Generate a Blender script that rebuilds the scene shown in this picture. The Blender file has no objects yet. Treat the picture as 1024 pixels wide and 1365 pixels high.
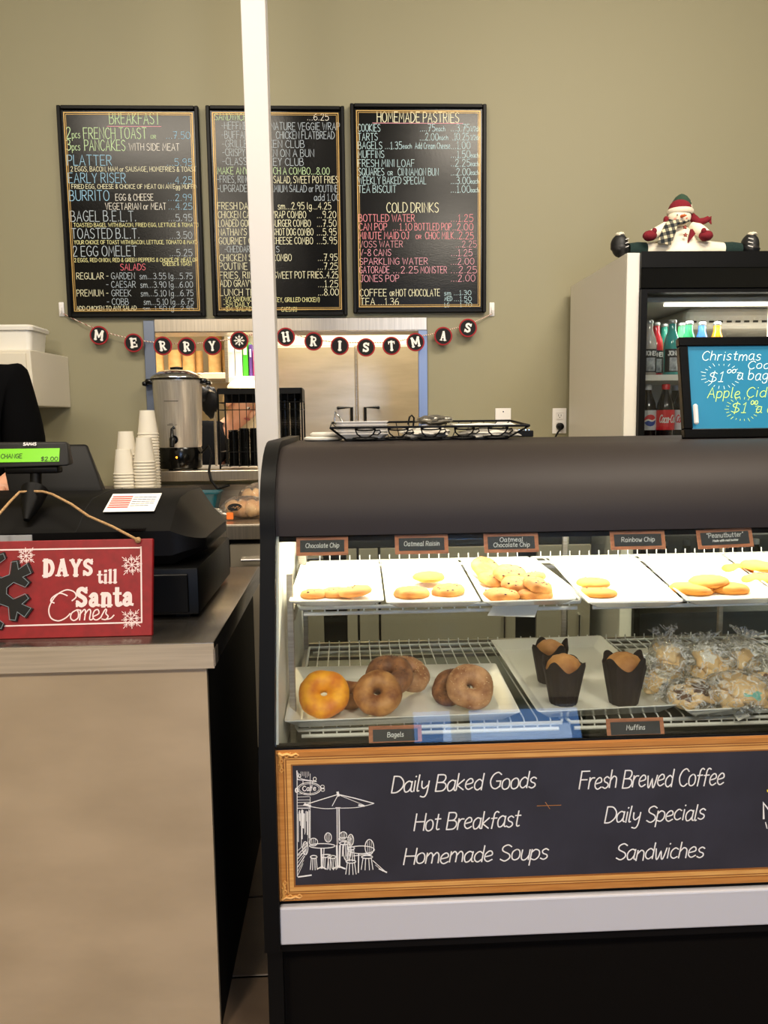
import bpy, bmesh, math, random
from math import sin, cos, pi, radians, sqrt, atan2
from mathutils import Vector, Matrix, noise
random.seed(7)
SC = bpy.context.scene
COL = SC.collection

# ------------------------------------------------------------------ camera, light, exposure
F, CH = 1060.0, 1.32
YAW, PIT, ROL = radians(2.6), radians(6.5), .0125
FW = Vector((sin(YAW)*cos(PIT), cos(YAW)*cos(PIT), -sin(PIT)))
R0 = Vector((cos(YAW), -sin(YAW), 0)); U0 = R0.cross(FW)
RT = R0*cos(ROL) - U0*sin(ROL); UP = U0*cos(ROL) + R0*sin(ROL)
CP = Vector((0, 0, CH))
cd = bpy.data.cameras.new('camera'); cam = bpy.data.objects.new('camera', cd); COL.objects.link(cam)
cd.sensor_fit = 'VERTICAL'; cd.sensor_height = 24; cd.lens = 24*F/1365; cd.clip_start = .02
mw = Matrix((RT, UP, -FW)).transposed().to_4x4(); mw.translation = CP
cam.matrix_world = mw; SC.camera = cam
vs = SC.view_settings
vs.view_transform = 'Standard'; vs.look = 'None'; vs.gamma = 1; vs.use_curve_mapping = False
vs.exposure = 0.55

wd = bpy.data.worlds.new('world'); SC.world = wd; wd.use_nodes = True
bg = wd.node_tree.nodes['Background']; bg.inputs[0].default_value = (.55, .75, 1, 1); bg.inputs[1].default_value = .35

def area(name, loc, rot, sx, sy, power, col=(1, .885, .72)):
    l = bpy.data.lights.new(name, 'AREA'); l.shape = 'RECTANGLE'; l.size = sx; l.size_y = sy
    l.energy = power; l.color = col
    o = bpy.data.objects.new(name, l); COL.objects.link(o); o.location = loc; o.rotation_euler = rot
    return o
area('ceiling_lamp_light', (-1.0, 1.35, 3.25), (radians(38), 0, 0), 1.3, .5, 34)
area('ceiling_lamp_light', (1.25, 1.35, 3.25), (radians(38), 0, 0), 1.3, .5, 50)
area('ceiling_lamp_light', (-1.30, -1.55, 3.25), (radians(6), 0, 0), .5, .4, 62)
area('ceiling_lamp_light', (1.15, -1.55, 3.25), (radians(6), 0, 0), .5, .4, 66)
area('kitchen_lamp_light', (-.3, 3.95, 3.1), (0, 0, 0), 1.6, .5, 150, (1, .93, .82))
area('door_daylight', (1.2, -3.42, 1.3), (radians(-90), 0, pi), 1.0, 1.8, 18, (.72, .84, 1))
area('case_lamp_light', (.55, 1.63, 1.205), (radians(6), 0, 0), 1.3, .05, 12.5, (1, .94, .76))
area('cooler_lamp_light', (1.45, 2.83, 1.67), (0, 0, 0), .6, .05, 1.8, (1, .95, .85))

# ------------------------------------------------------------------ pixel helpers (1024 x 1365 frame)
def ray(x, y): return FW + RT*((x-512)/F) + UP*((682.5-y)/F)
def at(x, y, Y): d = ray(x, y); return CP + d*(Y/d.y)
def atz(x, y, z): d = ray(x, y); return CP + d*((z-CH)/d.z)

# ------------------------------------------------------------------ materials
MATS = {}
def lin(c): return tuple((v/255/12.92 if v/255 <= .04045 else ((v/255+.055)/1.055)**2.4) for v in c[:3]) + (1,)
def mat(name, c, rough=.5, metal=0, c2=None, nscale=30, stretch=(1, 1, 1), bump=0, bscale=None, spec=None, emit=0, lo=.35, hi=.65, detail=4, coat=0, trans=0, rvar=0):
    if name in MATS: return MATS[name]
    m = bpy.data.materials.new(name); m.use_nodes = True; nt = m.node_tree; b = nt.nodes['Principled BSDF']
    b.inputs['Base Color'].default_value = lin(c); b.inputs['Roughness'].default_value = rough; b.inputs['Metallic'].default_value = metal
    if spec is not None: b.inputs['Specular IOR Level'].default_value = spec
    if coat: b.inputs['Coat Weight'].default_value = coat; b.inputs['Coat Roughness'].default_value = .08
    if trans: b.inputs['Transmission Weight'].default_value = trans
    if emit: b.inputs['Emission Color'].default_value = lin(c); b.inputs['Emission Strength'].default_value = emit
    if c2 or bump or rvar:
        tc = nt.nodes.new('ShaderNodeTexCoord'); mp = nt.nodes.new('ShaderNodeMapping'); mp.inputs['Scale'].default_value = stretch
        nt.links.new(tc.outputs['Object'], mp.inputs[0])
        no = nt.nodes.new('ShaderNodeTexNoise'); no.inputs['Scale'].default_value = nscale; no.inputs['Detail'].default_value = detail
        nt.links.new(mp.outputs[0], no.inputs['Vector'])
        if c2:
            cr = nt.nodes.new('ShaderNodeValToRGB'); cr.color_ramp.elements[0].position = lo; cr.color_ramp.elements[1].position = hi
            cr.color_ramp.elements[0].color = lin(c); cr.color_ramp.elements[1].color = lin(c2)
            nt.links.new(no.outputs['Fac'], cr.inputs[0]); nt.links.new(cr.outputs[0], b.inputs['Base Color'])
        if rvar:
            mr = nt.nodes.new('ShaderNodeMapRange'); mr.inputs['To Min'].default_value = rough-rvar; mr.inputs['To Max'].default_value = rough+rvar
            nt.links.new(no.outputs['Fac'], mr.inputs['Value']); nt.links.new(mr.outputs[0], b.inputs['Roughness'])
        if bump:
            n2 = nt.nodes.new('ShaderNodeTexNoise'); n2.inputs['Scale'].default_value = bscale or nscale; n2.inputs['Detail'].default_value = 3
            nt.links.new(mp.outputs[0], n2.inputs['Vector'])
            bp = nt.nodes.new('ShaderNodeBump'); bp.inputs['Strength'].default_value = bump; bp.inputs['Distance'].default_value = .002
            nt.links.new(n2.outputs['Fac'], bp.inputs['Height']); nt.links.new(bp.outputs[0], b.inputs['Normal'])
    MATS[name] = m; return m
def glass(name, tint=(1, 1, 1), refl=1.0, ior=1.45, rough=0, haze=0):
    if name in MATS: return MATS[name]
    m = bpy.data.materials.new(name); m.use_nodes = True; nt = m.node_tree; nt.nodes.clear()
    o = nt.nodes.new('ShaderNodeOutputMaterial'); mx = nt.nodes.new('ShaderNodeMixShader'); t = nt.nodes.new('ShaderNodeBsdfTransparent')
    g = nt.nodes.new('ShaderNodeBsdfGlossy'); fr = nt.nodes.new('ShaderNodeFresnel'); fr.inputs[0].default_value = ior
    g.inputs['Roughness'].default_value = rough; t.inputs[0].default_value = (*tint, 1)
    ml = nt.nodes.new('ShaderNodeMath'); ml.operation = 'MULTIPLY'; ml.inputs[1].default_value = refl
    nt.links.new(fr.outputs[0], ml.inputs[0]); nt.links.new(ml.outputs[0], mx.inputs[0])
    nt.links.new(t.outputs[0], mx.inputs[1]); nt.links.new(g.outputs[0], mx.inputs[2])
    out = mx
    if haze:
        d = nt.nodes.new('ShaderNodeBsdfDiffuse'); d.inputs[0].default_value = (.8, .8, .78, 1)
        m2 = nt.nodes.new('ShaderNodeMixShader'); m2.inputs[0].default_value = haze
        nt.links.new(mx.outputs[0], m2.inputs[1]); nt.links.new(d.outputs[0], m2.inputs[2]); out = m2
    nt.links.new(out.outputs[0], o.inputs[0]); MATS[name] = m; return m

# ------------------------------------------------------------------ mesh builder
class MB:
    def __init__(s): s.v = []; s.f = []; s.mi = []; s.M = Matrix(); s.cur = 0
    def add(s, vs_, fs):
        n = len(s.v); s.v += [s.M @ Vector(p) for p in vs_]
        for f in fs: s.f.append([i+n for i in f]); s.mi.append(s.cur)
        return s
    def bm(s, b):
        b.verts.ensure_lookup_table(); b.verts.index_update()
        s.add([v.co.copy() for v in b.verts], [[v.index for v in f.verts] for f in b.faces]); b.free(); return s
    def box(s, a, b, bev=0, seg=1):
        x0, x1 = sorted((a[0], b[0])); y0, y1 = sorted((a[1], b[1])); z0, z1 = sorted((a[2], b[2]))
        vs_ = [(x0, y0, z0), (x1, y0, z0), (x1, y1, z0), (x0, y1, z0), (x0, y0, z1), (x1, y0, z1), (x1, y1, z1), (x0, y1, z1)]
        fs = [(0, 3, 2, 1), (4, 5, 6, 7), (0, 1, 5, 4), (1, 2, 6, 5), (2, 3, 7, 6), (3, 0, 4, 7)]
        if not bev: return s.add(vs_, fs)
        m = bmesh.new(); vv = [m.verts.new(p) for p in vs_]
        for f in fs: m.faces.new([vv[i] for i in f])
        bmesh.ops.bevel(m, geom=m.edges[:], offset=bev, segments=seg, affect='EDGES', profile=.5)
        return s.bm(m)
    def hexa(s, vs_, bev=0, seg=1):   # 8 corners, bottom ring then top ring
        fs = [(0, 3, 2, 1), (4, 5, 6, 7), (0, 1, 5, 4), (1, 2, 6, 5), (2, 3, 7, 6), (3, 0, 4, 7)]
        m = bmesh.new(); vv = [m.verts.new(p) for p in vs_]
        for f in fs: m.faces.new([vv[i] for i in f])
        bmesh.ops.recalc_face_normals(m, faces=m.faces[:])
        if bev: bmesh.ops.bevel(m, geom=m.edges[:], offset=bev, segments=seg, affect='EDGES', profile=.5)
        return s.bm(m)
    def lathe(s, prof, n=24, c=(0, 0, 0), axis='Z', cap=True):
        vs_ = []; fs = []
        for r, z in prof:
            for i in range(n):
                a = 2*pi*i/n; p = (r*cos(a), r*sin(a), z)
                if axis == 'Y': p = (p[0], z, p[1])
                if axis == 'X': p = (z, p[0], p[1])
                vs_.append((p[0]+c[0], p[1]+c[1], p[2]+c[2]))
        for k in range(len(prof)-1):
            for i in range(n): j = (i+1) % n; fs.append((k*n+i, k*n+j, (k+1)*n+j, (k+1)*n+i))
        if cap: fs += [list(range(n))[::-1], [(len(prof)-1)*n+i for i in range(n)]]
        return s.add(vs_, fs)
    def tube(s, pts, r, n=8, closed=False, cap=True):
        pts = [Vector(p) for p in pts]; rs = r if isinstance(r, (list, tuple)) else [r]*len(pts); L = len(pts)
        vs_ = []; fs = []; up = None
        for i, p in enumerate(pts):
            if closed: t = pts[(i+1) % L]-pts[i-1]
            else: t = pts[min(i+1, L-1)]-pts[max(i-1, 0)]
            t.normalize()
            if up is None: up = Vector((0, 0, 1)) if abs(t.z) < .9 else Vector((1, 0, 0))
            a = t.cross(up)
            if a.length < 1e-4: a = t.orthogonal()
            a.normalize(); b = a.cross(t); up = b
            vs_ += [p+(a*cos(2*pi*k/n)+b*sin(2*pi*k/n))*rs[i] for k in range(n)]
        for i in range(L if closed else L-1):
            q = (i+1) % L
            for k in range(n): j = (k+1) % n; fs.append((i*n+k, i*n+j, q*n+j, q*n+k))
        if cap and not closed: fs += [list(range(n))[::-1], [(L-1)*n+k for k in range(n)]]
        return s.add(vs_, fs)
    def prism(s, poly, d0, d1, plane='XZ'):   # poly extruded along the third axis
        n = len(poly)
        def P(u, v, w): return {'XZ': (u, w, v), 'YZ': (w, u, v), 'XY': (u, v, w)}[plane]
        vs_ = [P(u, v, d0) for u, v in poly]+[P(u, v, d1) for u, v in poly]
        fs = [list(range(n)), list(range(n, 2*n))[::-1]]+[(i, i+n, (i+1) % n+n, (i+1) % n) for i in range(n)]
        m = bmesh.new(); vv = [m.verts.new(p) for p in vs_]
        for f in fs:
            try: m.faces.new([vv[i] for i in f])
            except ValueError: pass
        bmesh.ops.recalc_face_normals(m, faces=m.faces[:])
        return s.bm(m)
    def blob(s, c, r, nu=18, nv=12, amp=0, fr=1, seed=0, fn=None):   # ellipsoid with noise
        vs_ = []; fs = []; c = Vector(c); r = Vector(r if hasattr(r, '__len__') else (r, r, r))
        for j in range(nv+1):
            th = pi*j/nv
            for i in range(nu):
                ph = 2*pi*i/nu; d = Vector((sin(th)*cos(ph), sin(th)*sin(ph), cos(th)))
                k = 1+amp*noise.noise(d*fr+Vector((seed, seed*.7, 0)))
                q = Vector((d.x*r.x, d.y*r.y, d.z*r.z))*k
                if fn: q = fn(q, d)
                vs_.append(c+q)
        for j in range(nv):
            for i in range(nu): k = (i+1) % nu; fs.append((j*nu+i, (j+1)*nu+i, (j+1)*nu+k, j*nu+k))
        return s.add(vs_, fs)
    def build(s, name, m, parent=None, smooth=None, recalc=False):
        off = Vector((0, 0, 0)); q = parent
        while q is not None: off += q.location; q = q.parent
        loc = Vector((0, 0, 0))
        if parent is None and s.v:
            xs = [p.x for p in s.v]; ys = [p.y for p in s.v]; zs = [p.z for p in s.v]
            loc = Vector(((min(xs)+max(xs))/2, (min(ys)+max(ys))/2, min(zs)))
        me = bpy.data.meshes.new(name); me.from_pydata([p-off-loc for p in s.v], [], s.f)
        for mm in (m if isinstance(m, (list, tuple)) else [m]): me.materials.append(mm)
        if any(s.mi): me.polygons.foreach_set('material_index', s.mi)
        if recalc:
            b = bmesh.new(); b.from_mesh(me); bmesh.ops.remove_doubles(b, verts=b.verts[:], dist=1e-5); bmesh.ops.recalc_face_normals(b, faces=b.faces[:]); b.to_mesh(me); b.free()
        if smooth:
            me.polygons.foreach_set('use_smooth', [True]*len(me.polygons)); me.set_sharp_from_angle(angle=radians(smooth))
        me.update()
        o = bpy.data.objects.new(name, me); COL.objects.link(o); o.location = loc
        if parent is not None: o.parent = parent
        return o
def tag(o, label=None, cat=None, group=None, kind=None):
    for k, v in (('label', label), ('category', cat), ('group', group), ('kind', kind)):
        if v: o[k] = v
    return o
def thing(name, label, cat, loc=(0, 0, 0), group=None):
    o = bpy.data.objects.new(name, None); COL.objects.link(o); o.location = loc; o.empty_display_size = .05
    return tag(o, label, cat, group)
def kids(o): return [c for c in o.children]
def dup(o, loc=None, label=None, rz=None, parent=None):
    c = o.copy(); COL.objects.link(c); c.parent = parent
    if loc is not None: c.location = loc
    if rz is not None: c.rotation_euler = (c.rotation_euler[0], c.rotation_euler[1], rz)
    if label: c['label'] = label
    for k in kids(o): dup(k, parent=c)
    return c

# ------------------------------------------------------------------ hand lettering (single-stroke glyphs, caps 10 high)
G = {}
def g(ch, w, s): G[ch] = (w, s)
for ch, w, s in [
('A',6,'0,0 3,10 6,0|1.2,3.6 4.8,3.6'),('B',5.5,'0,0 0,10|~0,10 3.6,9.8 4.6,7.8 3.4,5.6 0,5.3|~0,5.3 4.2,5 5.5,2.7 4,.3 0,0'),
('C',5.5,'~5.5,8.4 3.6,10 1.2,8.6 0,5 1.2,1.3 3.6,0 5.5,1.5'),('D',5.8,'0,0 0,10|~0,10 3.4,9.6 5.8,6.5 5.6,3 3,.3 0,0'),
('E',5,'5,10 0,10 0,0 5,0|0,5.2 4.2,5.2'),('F',5,'5,10 0,10 0,0|0,5.2 4.2,5.2'),
('G',6,'~5.6,8.6 3.6,10 1.2,8.6 0,5 1.2,1.3 3.6,0 5.8,1.6|5.8,1.2 5.8,4.6 3.4,4.6'),('H',5.5,'0,0 0,10|5.5,0 5.5,10|0,5.2 5.5,5.2'),
('I',1.2,'.6,0 .6,10'),('J',4.5,'~4,10 4,3 3,.3 1,.2 0,2|2,10 5.4,10'),('K',5.3,'0,0 0,10|5,10 0,4.6 5.3,0'),('L',4.6,'0,10 0,0 4.6,0'),
('M',7,'0,0 .8,10 3.5,3.5 6.2,10 7,0'),('N',5.6,'0,0 0,10 5.6,0 5.6,10'),('O',6.4,'~3.2,10 .8,8.4 0,5 .9,1.5 3.2,0 5.6,1.5 6.4,5 5.6,8.4 3.2,10'),
('P',5,'0,0 0,10|~0,10 4,9.6 5,7.2 3.8,4.9 0,4.5'),('Q',6.4,'~3.2,10 .8,8.4 0,5 .9,1.5 3.2,0 5.6,1.5 6.4,5 5.6,8.4 3.2,10|3.8,3 6.6,-.8'),
('R',5.4,'0,0 0,10|~0,10 4,9.6 5,7.4 3.8,5.2 0,4.9|2,5 5.4,0'),('S',5,'~4.8,8.8 2.8,10 .5,8.8 .6,6.4 4.2,4.2 4.8,1.8 2.6,0 0,1.2'),
('T',5.6,'0,10 5.6,10|2.8,10 2.8,0'),('U',5.6,'~0,10 0,3 1.2,.4 2.8,0 4.6,.5 5.6,3 5.6,10'),('V',5.6,'0,10 2.8,0 5.6,10'),
('W',8,'0,10 2,0 4,8 6,0 8,10'),('X',5.5,'0,0 5.5,10|0,10 5.5,0'),('Y',5.5,'0,10 2.8,5 5.5,10|2.8,5 2.8,0'),('Z',5,'0,10 5,10 0,0 5,0'),
('0',5.6,'~2.8,10 .6,8.2 0,5 .7,1.6 2.8,0 4.9,1.6 5.6,5 5,8.2 2.8,10'),('1',2.4,'.2,8 1.6,10 1.6,0|0,0 3,0'),
('2',5,'~.2,7.8 1.4,9.8 3.6,9.8 4.6,7.8 3.4,5 0,0|0,0 5,0'),('3',5,'~.2,9 2.6,10 4.4,8.4 3.6,6 1.8,5.4|~1.8,5.4 4.6,4.6 4.8,1.8 2.8,0 0,1'),
('4',5.2,'3.8,0 3.8,10 0,3.4 5.2,3.4'),('5',5,'4.6,10 .6,10 .4,5.6|~.4,5.6 3.2,6.2 5,3.8 4.2,.8 2,0 0,.8'),
('6',5,'~4.2,9.6 1.6,8 0,4 .8,.8 2.6,0 4.8,1.4 4.8,4.2 2.8,5.4 .5,4'),('7',5,'0,10 5,10 1.8,0|1.4,5 4.4,5'),
('8',5,'~2.5,5.4 .5,7.6 1,9.4 2.5,10 4.2,9.3 4.5,7.4 2.5,5.4 .1,2.9 .6,.7 2.5,0 4.5,.7 5,2.9 2.5,5.4'),('9',5,'~4.8,6.8 3,5 .8,5.6 .2,7.8 1.4,9.8 3.6,9.8 4.8,7.6 4.4,3 3.6,0'),
('.',1.4,'.5,.1 .9,.9'),(',',1.2,'.7,.8 .1,-1.4'),('-',3.6,'0,4.6 3.4,4.6'),("'",1,'.5,10 .4,8'),('"',2.4,'.5,10 .4,8|1.9,10 1.8,8'),('(',2.4,'~2.2,10.6 .4,8 .2,3 2,-1'),(')',2.4,'~0,10.6 1.8,8 2,3 .2,-1'),
('&',5.5,'~5.4,0 1.4,7 1.6,9.2 3,9.8 4,8.4 .6,4 .4,1.2 2.6,0 5.2,4.4'),('$',5,'~4.8,8.4 2.8,9.6 .5,8.4 .8,6.2 4.2,4.4 4.8,2 2.6,.4 0,1.6|2.7,11 2.4,-1'),('/',4,'0,-1 4,10.5'),('!',1,'.5,10 .5,3|.4,0 .6,.4'),
('a',4.4,'~4,5.6 2.2,6.6 .3,5 0,2.4 1,.1 2.8,.6 4,3|~4,6.4 3.9,2 4.2,.4 5,.2'),('b',4.4,'0,10 0,.4|~0,4.6 1.8,6.4 4,5.2 4.2,2 2.4,0 0,.8'),
('c',4,'~3.8,5.6 2,6.5 .2,4.6 .2,1.6 2,0 4,1'),('d',4.4,'~4.1,5 2.2,6.5 .2,4.6 .2,1.6 2,0 4,1.6|4.2,10 4.2,0'),('e',4.2,'~.2,3 3.6,4 3.4,6 1.9,6.5 .2,4.6 .2,1.6 2,0 4.2,1.2'),
('f',3.4,'~3.8,9.4 2.6,10 1.4,8.6 1.2,4 1,0|0,6 3.2,6.2'),('g',4.4,'~4,5.4 2.2,6.5 .2,4.8 .3,1.8 2,.6 4,2.4|~4.1,6.3 4,-1 2.8,-3.2 .8,-3 .2,-1.6'),
('h',4.2,'0,10 0,0|~0,4 1.8,6.4 3.6,5.4 3.9,3 4,0'),('i',1,'.4,6.4 .5,0|.4,8.8 .6,9.2'),('j',2.4,'~1.8,6.4 1.8,-1 1,-3 -.4,-2.4|1.8,8.8 2,9.2'),('k',4,'0,10 0,0|3.6,6.2 .2,2.8 4,0'),
('l',1.4,'~.4,10 .3,2 .6,.2 1.4,.4'),('m',6.6,'0,6.4 0,0|~0,4 1.6,6.4 2.9,5.4 3.2,3 3.2,0|~3.2,4 4.8,6.4 6.1,5.4 6.5,3 6.6,0'),('n',4,'0,6.4 0,0|~0,4 1.8,6.4 3.4,5.4 3.8,3 3.9,0'),
('o',4.2,'~2.1,6.5 .3,5.2 0,3 .6,.8 2.1,0 3.8,1 4.2,3.3 3.6,5.6 2.1,6.5'),('p',4.4,'0,6.4 0,-3.4|~0,4.6 1.8,6.4 4,5.2 4.2,2 2.4,0 0,.8'),('r',3,'0,6.4 0,0|~0,3.8 1.2,6 3,6.2'),
('s',3.6,'~3.5,5.7 2,6.6 .4,5.4 1,3.8 3,2.8 3.4,1.2 1.8,0 0,.8'),('t',3.2,'~1.5,9.2 1.4,2 2,.2 3.2,.5|0,6.4 3.2,6.5'),('u',4.2,'~0,6.4 .1,1.6 1.4,0 3,.8 4,3|4,6.4 4.1,.2'),
('v',4,'0,6.4 2,0 4,6.4'),('w',6,'~0,6.4 1,.4 2,.2 3,4.6 4,.2 5,.4 6,6.6'),('x',4,'0,0 4,6.4|0,6.4 4,0'),('y',4.2,'~0,6.4 .4,3 1.8,2 3.8,4|~4,6.4 3.8,-.6 2.6,-3.2 .4,-2.8'),('z',4,'0,6.4 4,6.4 0,0 4,0')]: g(ch, w, s)
def crom(p, n=5):
    if len(p) < 3: return p
    out = []; cl = (p[0] == p[-1])
    for i in range(len(p)-1):
        a = p[i-1] if i else (p[-2] if cl else p[0]); b = p[i]; c = p[i+1]; d = p[i+2] if i+2 < len(p) else (p[1] if cl else p[-1])
        for k in range(n):
            t = k/n; out.append(tuple(.5*((2*b[j])+(-a[j]+c[j])*t+(2*a[j]-5*b[j]+4*c[j]-d[j])*t*t+(-a[j]+3*b[j]-3*c[j]+d[j])*t*t*t) for j in (0, 1)))
    return out+[p[-1]]
def parse(s, n=4):
    res = []
    for st in s.split('|'):
        sm = st[0] == '~'; pts = [tuple(float(q) for q in p.split(',')) for p in st.lstrip('~').split()]
        res.append(crom(pts, n) if sm else pts)
    return res
class Plane:      # a flat page in space: origin, right, up; normal towards the reader
    def __init__(s, o, ux, uz): s.o = Vector(o); s.ux = Vector(ux).normalized(); s.uz = Vector(uz).normalized(); s.n = s.ux.cross(s.uz); s.k = 0
    def P(s, x, y, off=0): return s.o+s.ux*x+s.uz*y+s.n*off
def ribbon(mb, pl, pts, w, off):
    pts = [p for i, p in enumerate(pts) if i == 0 or abs(p[0]-pts[i-1][0])+abs(p[1]-pts[i-1][1]) > 1e-7]
    if len(pts) < 2: return
    L = len(pts); h = w/2; vs_ = []
    for i in range(L):
        if i == 0: d = (pts[1][0]-pts[0][0], pts[1][1]-pts[0][1])
        elif i == L-1: d = (pts[-1][0]-pts[-2][0], pts[-1][1]-pts[-2][1])
        else: d = None
        def nz(v): l = math.hypot(*v) or 1; return (v[0]/l, v[1]/l)
        if d: d = nz(d); nx, ny = -d[1], d[0]; sc = 1; e = h*.6*(-1 if i == 0 else 1)
        else:
            a = nz((pts[i][0]-pts[i-1][0], pts[i][1]-pts[i-1][1])); b = nz((pts[i+1][0]-pts[i][0], pts[i+1][1]-pts[i][1]))
            t = nz((a[0]+b[0], a[1]+b[1])) if abs(a[0]+b[0])+abs(a[1]+b[1]) > .05 else a
            nx, ny = -t[1], t[0]; sc = 1/max(.55, abs(nx*-a[1]+ny*a[0])); e = 0; d = (0, 0)
        x, y = pts[i][0]+d[0]*e, pts[i][1]+d[1]*e
        vs_ += [pl.P(x+nx*h*sc, y+ny*h*sc, off), pl.P(x-nx*h*sc, y-ny*h*sc, off)]
    mb.add(vs_, [(2*i+1, 2*i+3, 2*i+2, 2*i) for i in range(L-1)])
def lettering(mb, pl, s, x, y, width, h, w, slant=0, off=.0006, gap=1.9, jit=.25, sp=3.2):
    adv = []; X = 0
    for c in s:
        if c == ' ': adv.append(X); X += sp; continue
        adv.append(X); X += G[c][0]+gap*1
    X -= gap; sy = h/10; sx = (width/X) if width else sy*.85
    for c, a in zip(s, adv):
        if c == ' ': continue
        dy = random.uniform(-jit, jit)
        for st in parse(G[c][1]):
            pts = [(x+(a+px_+slant*(py_))*sx, y+(py_+dy)*sy) for px_, py_ in st]
            pl.k += 1; ribbon(mb, pl, pts, w, off+(pl.k % 7)*.00004)
    return X*sx
# slab-serif bold glyphs: (stroke width, points)
BOLD = {
'M':(10,'2.4:1.4,0 1.4,10|2.4:8.6,0 8.6,10|1.9:1.6,10 5,3|1.9:8.4,10 5,3|1:0,.5 3,.5|1:7,.5 10,.5|1:0,9.5 2,9.5|1:8,9.5 10,9.5'),
'E':(7.4,'2.6:1.9,0 1.9,10|1.6:1,9.2 7,9.2|1.6:1,.8 7.2,.8|1.6:1.6,5 5.4,5|1:6.8,8.4 6.8,6.8|1:7,1.6 7,3.2|1:5.4,4 5.4,6|1:0,9.5 2,9.5|1:0,.5 2,.5'),
'R':(8,'2.6:1.9,0 1.9,10|1.7:~1.6,9.2 5.2,9.1 6.4,7.4 5.4,5.6 1.6,5|2.2:4,5 6.6,.6|1:0,9.5 2,9.5|1:0,.5 3.6,.5|1:5.6,.5 8,.5'),
'Y':(8.4,'2.2:1.4,9.6 4.2,4.6|2:7,9.6 4.2,4.6|2.4:4.2,5 4.2,0|1:0,9.5 3,9.5|1:5.6,9.5 8.4,9.5|1:2.6,.5 5.8,.5'),
'C':(7.4,'2.2:~6.4,7.6 4.4,9.2 2.2,8.4 1.2,5 2.2,1.6 4.4,.8 6.6,2.4|1:6.8,9.6 6.8,6.8'),
'H':(9,'2.5:2,0 2,10|2.5:7,0 7,10|1.6:2,5 7,5|1:.4,9.5 3.6,9.5|1:.4,.5 3.6,.5|1:5.4,9.5 8.6,9.5|1:5.4,.5 8.6,.5'),
'I':(4,'2.6:2,0 2,10|1:.2,9.5 3.8,9.5|1:.2,.5 3.8,.5'),
'S':(7,'2.2:~5.8,8 3.6,9.2 1.6,8.2 1.8,6.2 5,4.2 5.4,2 3.4,.8 1.2,2|1:6.2,9.8 6.2,7|1:.7,.2 .7,3'),
'T':(8,'2.6:4,0 4,10|1.6:.5,9.2 7.5,9.2|1:.6,9 .6,7|1:7.4,9 7.4,7|1:2.2,.5 5.8,.5'),
'A':(9,'1.8:1.8,.4 4.4,9.8|2.6:7,.4 4.5,9.8|1.3:2.4,3.4 6.4,3.4|1:.2,.5 3.6,.5|1:5.2,.5 8.8,.5'),
'D':(8.2,'2.8:2,0 2,10|2.4:~2,9.1 5.2,8.8 6.8,5 5.2,1.2 2,.9|1:0,9.5 2,9.5|1:0,.5 2,.5'),
't':(4.6,'2.2:~2,9 2,2 2.8,.6 4.4,1.2|1.3:0,6.4 4.2,6.4'),
'i':(3.6,'2.4:1.9,0 1.9,6.6|2.2:1.2,9.2 2.6,9.2|1:.3,.5 3.5,.5|1:.3,6.2 2,6.2'),
'l':(3.6,'2.4:1.9,0 1.9,10|1:.3,.5 3.5,.5|1:.3,9.6 2,9.6'),
'a':(6.2,'2.1:~1.2,5 2.6,6.2 4.2,5.4 4.3,1|1.9:~4.2,3.8 1.4,3 1.2,1.2 2.6,.5 4.2,1.6|1.4:4.3,.9 6,.6'),
'n':(7,'2.2:1.7,0 1.7,6.6|2.1:~1.8,4.6 3.4,6.2 5,5.4 5.2,3 5.2,0|1:.2,.5 3.2,.5|1:3.8,.5 6.8,.5|1:.2,6.2 1.8,6.2')}
def bold(mb, pl, s, x, y, width, h, off=.0006, thick=1):
    X = 0; adv = []
    for c in s:
        adv.append(X); X += (BOLD[c][0]+.7)
    sx = width/(X-.7); sy = h/10
    for c, a in zip(s, adv):
        for st in BOLD[c][1].split('|'):
            wv, body = st.split(':'); pts = parse(body)[0]
            pl.k += 1; ribbon(mb, pl, [(x+(a+p[0])*sx, y+p[1]*sy) for p in pts], float(wv)*min(sx, sy)*thick, off+(pl.k % 7)*.00004)
# ------------------------------------------------------------------ palette
wallm = mat('olive_paint', (140, 134, 106), .6, bump=.08, bscale=300)
steel = mat('brushed_steel', (190, 180, 165), .34, .9, c2=(170, 160, 146), nscale=6, stretch=(1, 1, 40), rvar=.06, bump=.05, bscale=40)
steelh = mat('brushed_steel_sideways', (196, 186, 170), .3, .9, c2=(176, 166, 152), nscale=5, stretch=(40, 40, 1), rvar=.06)
dsteel = mat('worn_steel_top', (150, 142, 132), .24, .95, c2=(118, 112, 104), nscale=7, stretch=(1, 1, 1), rvar=.08)
chrome = mat('chrome', (205, 205, 205), .15, 1)
black = mat('black_plastic', (7, 6, 6), .5, spec=.18)
blackg = mat('black_gloss', (6, 6, 6), .18, spec=.4)
blackm = mat('black_metal', (6, 6, 6), .45, spec=.16)
darkp = mat('dark_panel', (9, 7, 6), .6, spec=.12)
white = mat('white_paint', (226, 222, 218), .5)
postm = mat('post_white', (196, 192, 190), .55)
cream = mat('cream_wall', (226, 208, 176), .7)
porc = mat('porcelain', (238, 236, 228), .12, coat=.4)
wirem = mat('white_wire', (226, 226, 222), .35)
paper = mat('paper', (240, 238, 232), .7)
redp = mat('red_paint', (142, 14, 20), .5, c2=(128, 12, 16), nscale=60)
W = 3.45                                       # the back wall's plane

def struct(o): o['kind'] = 'structure'; return o
def B(name, a, b, m, parent=None, bev=0, seg=1, smooth=None):
    return MB().box(a, b, bev, seg).build(name, m, parent, smooth)

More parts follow.
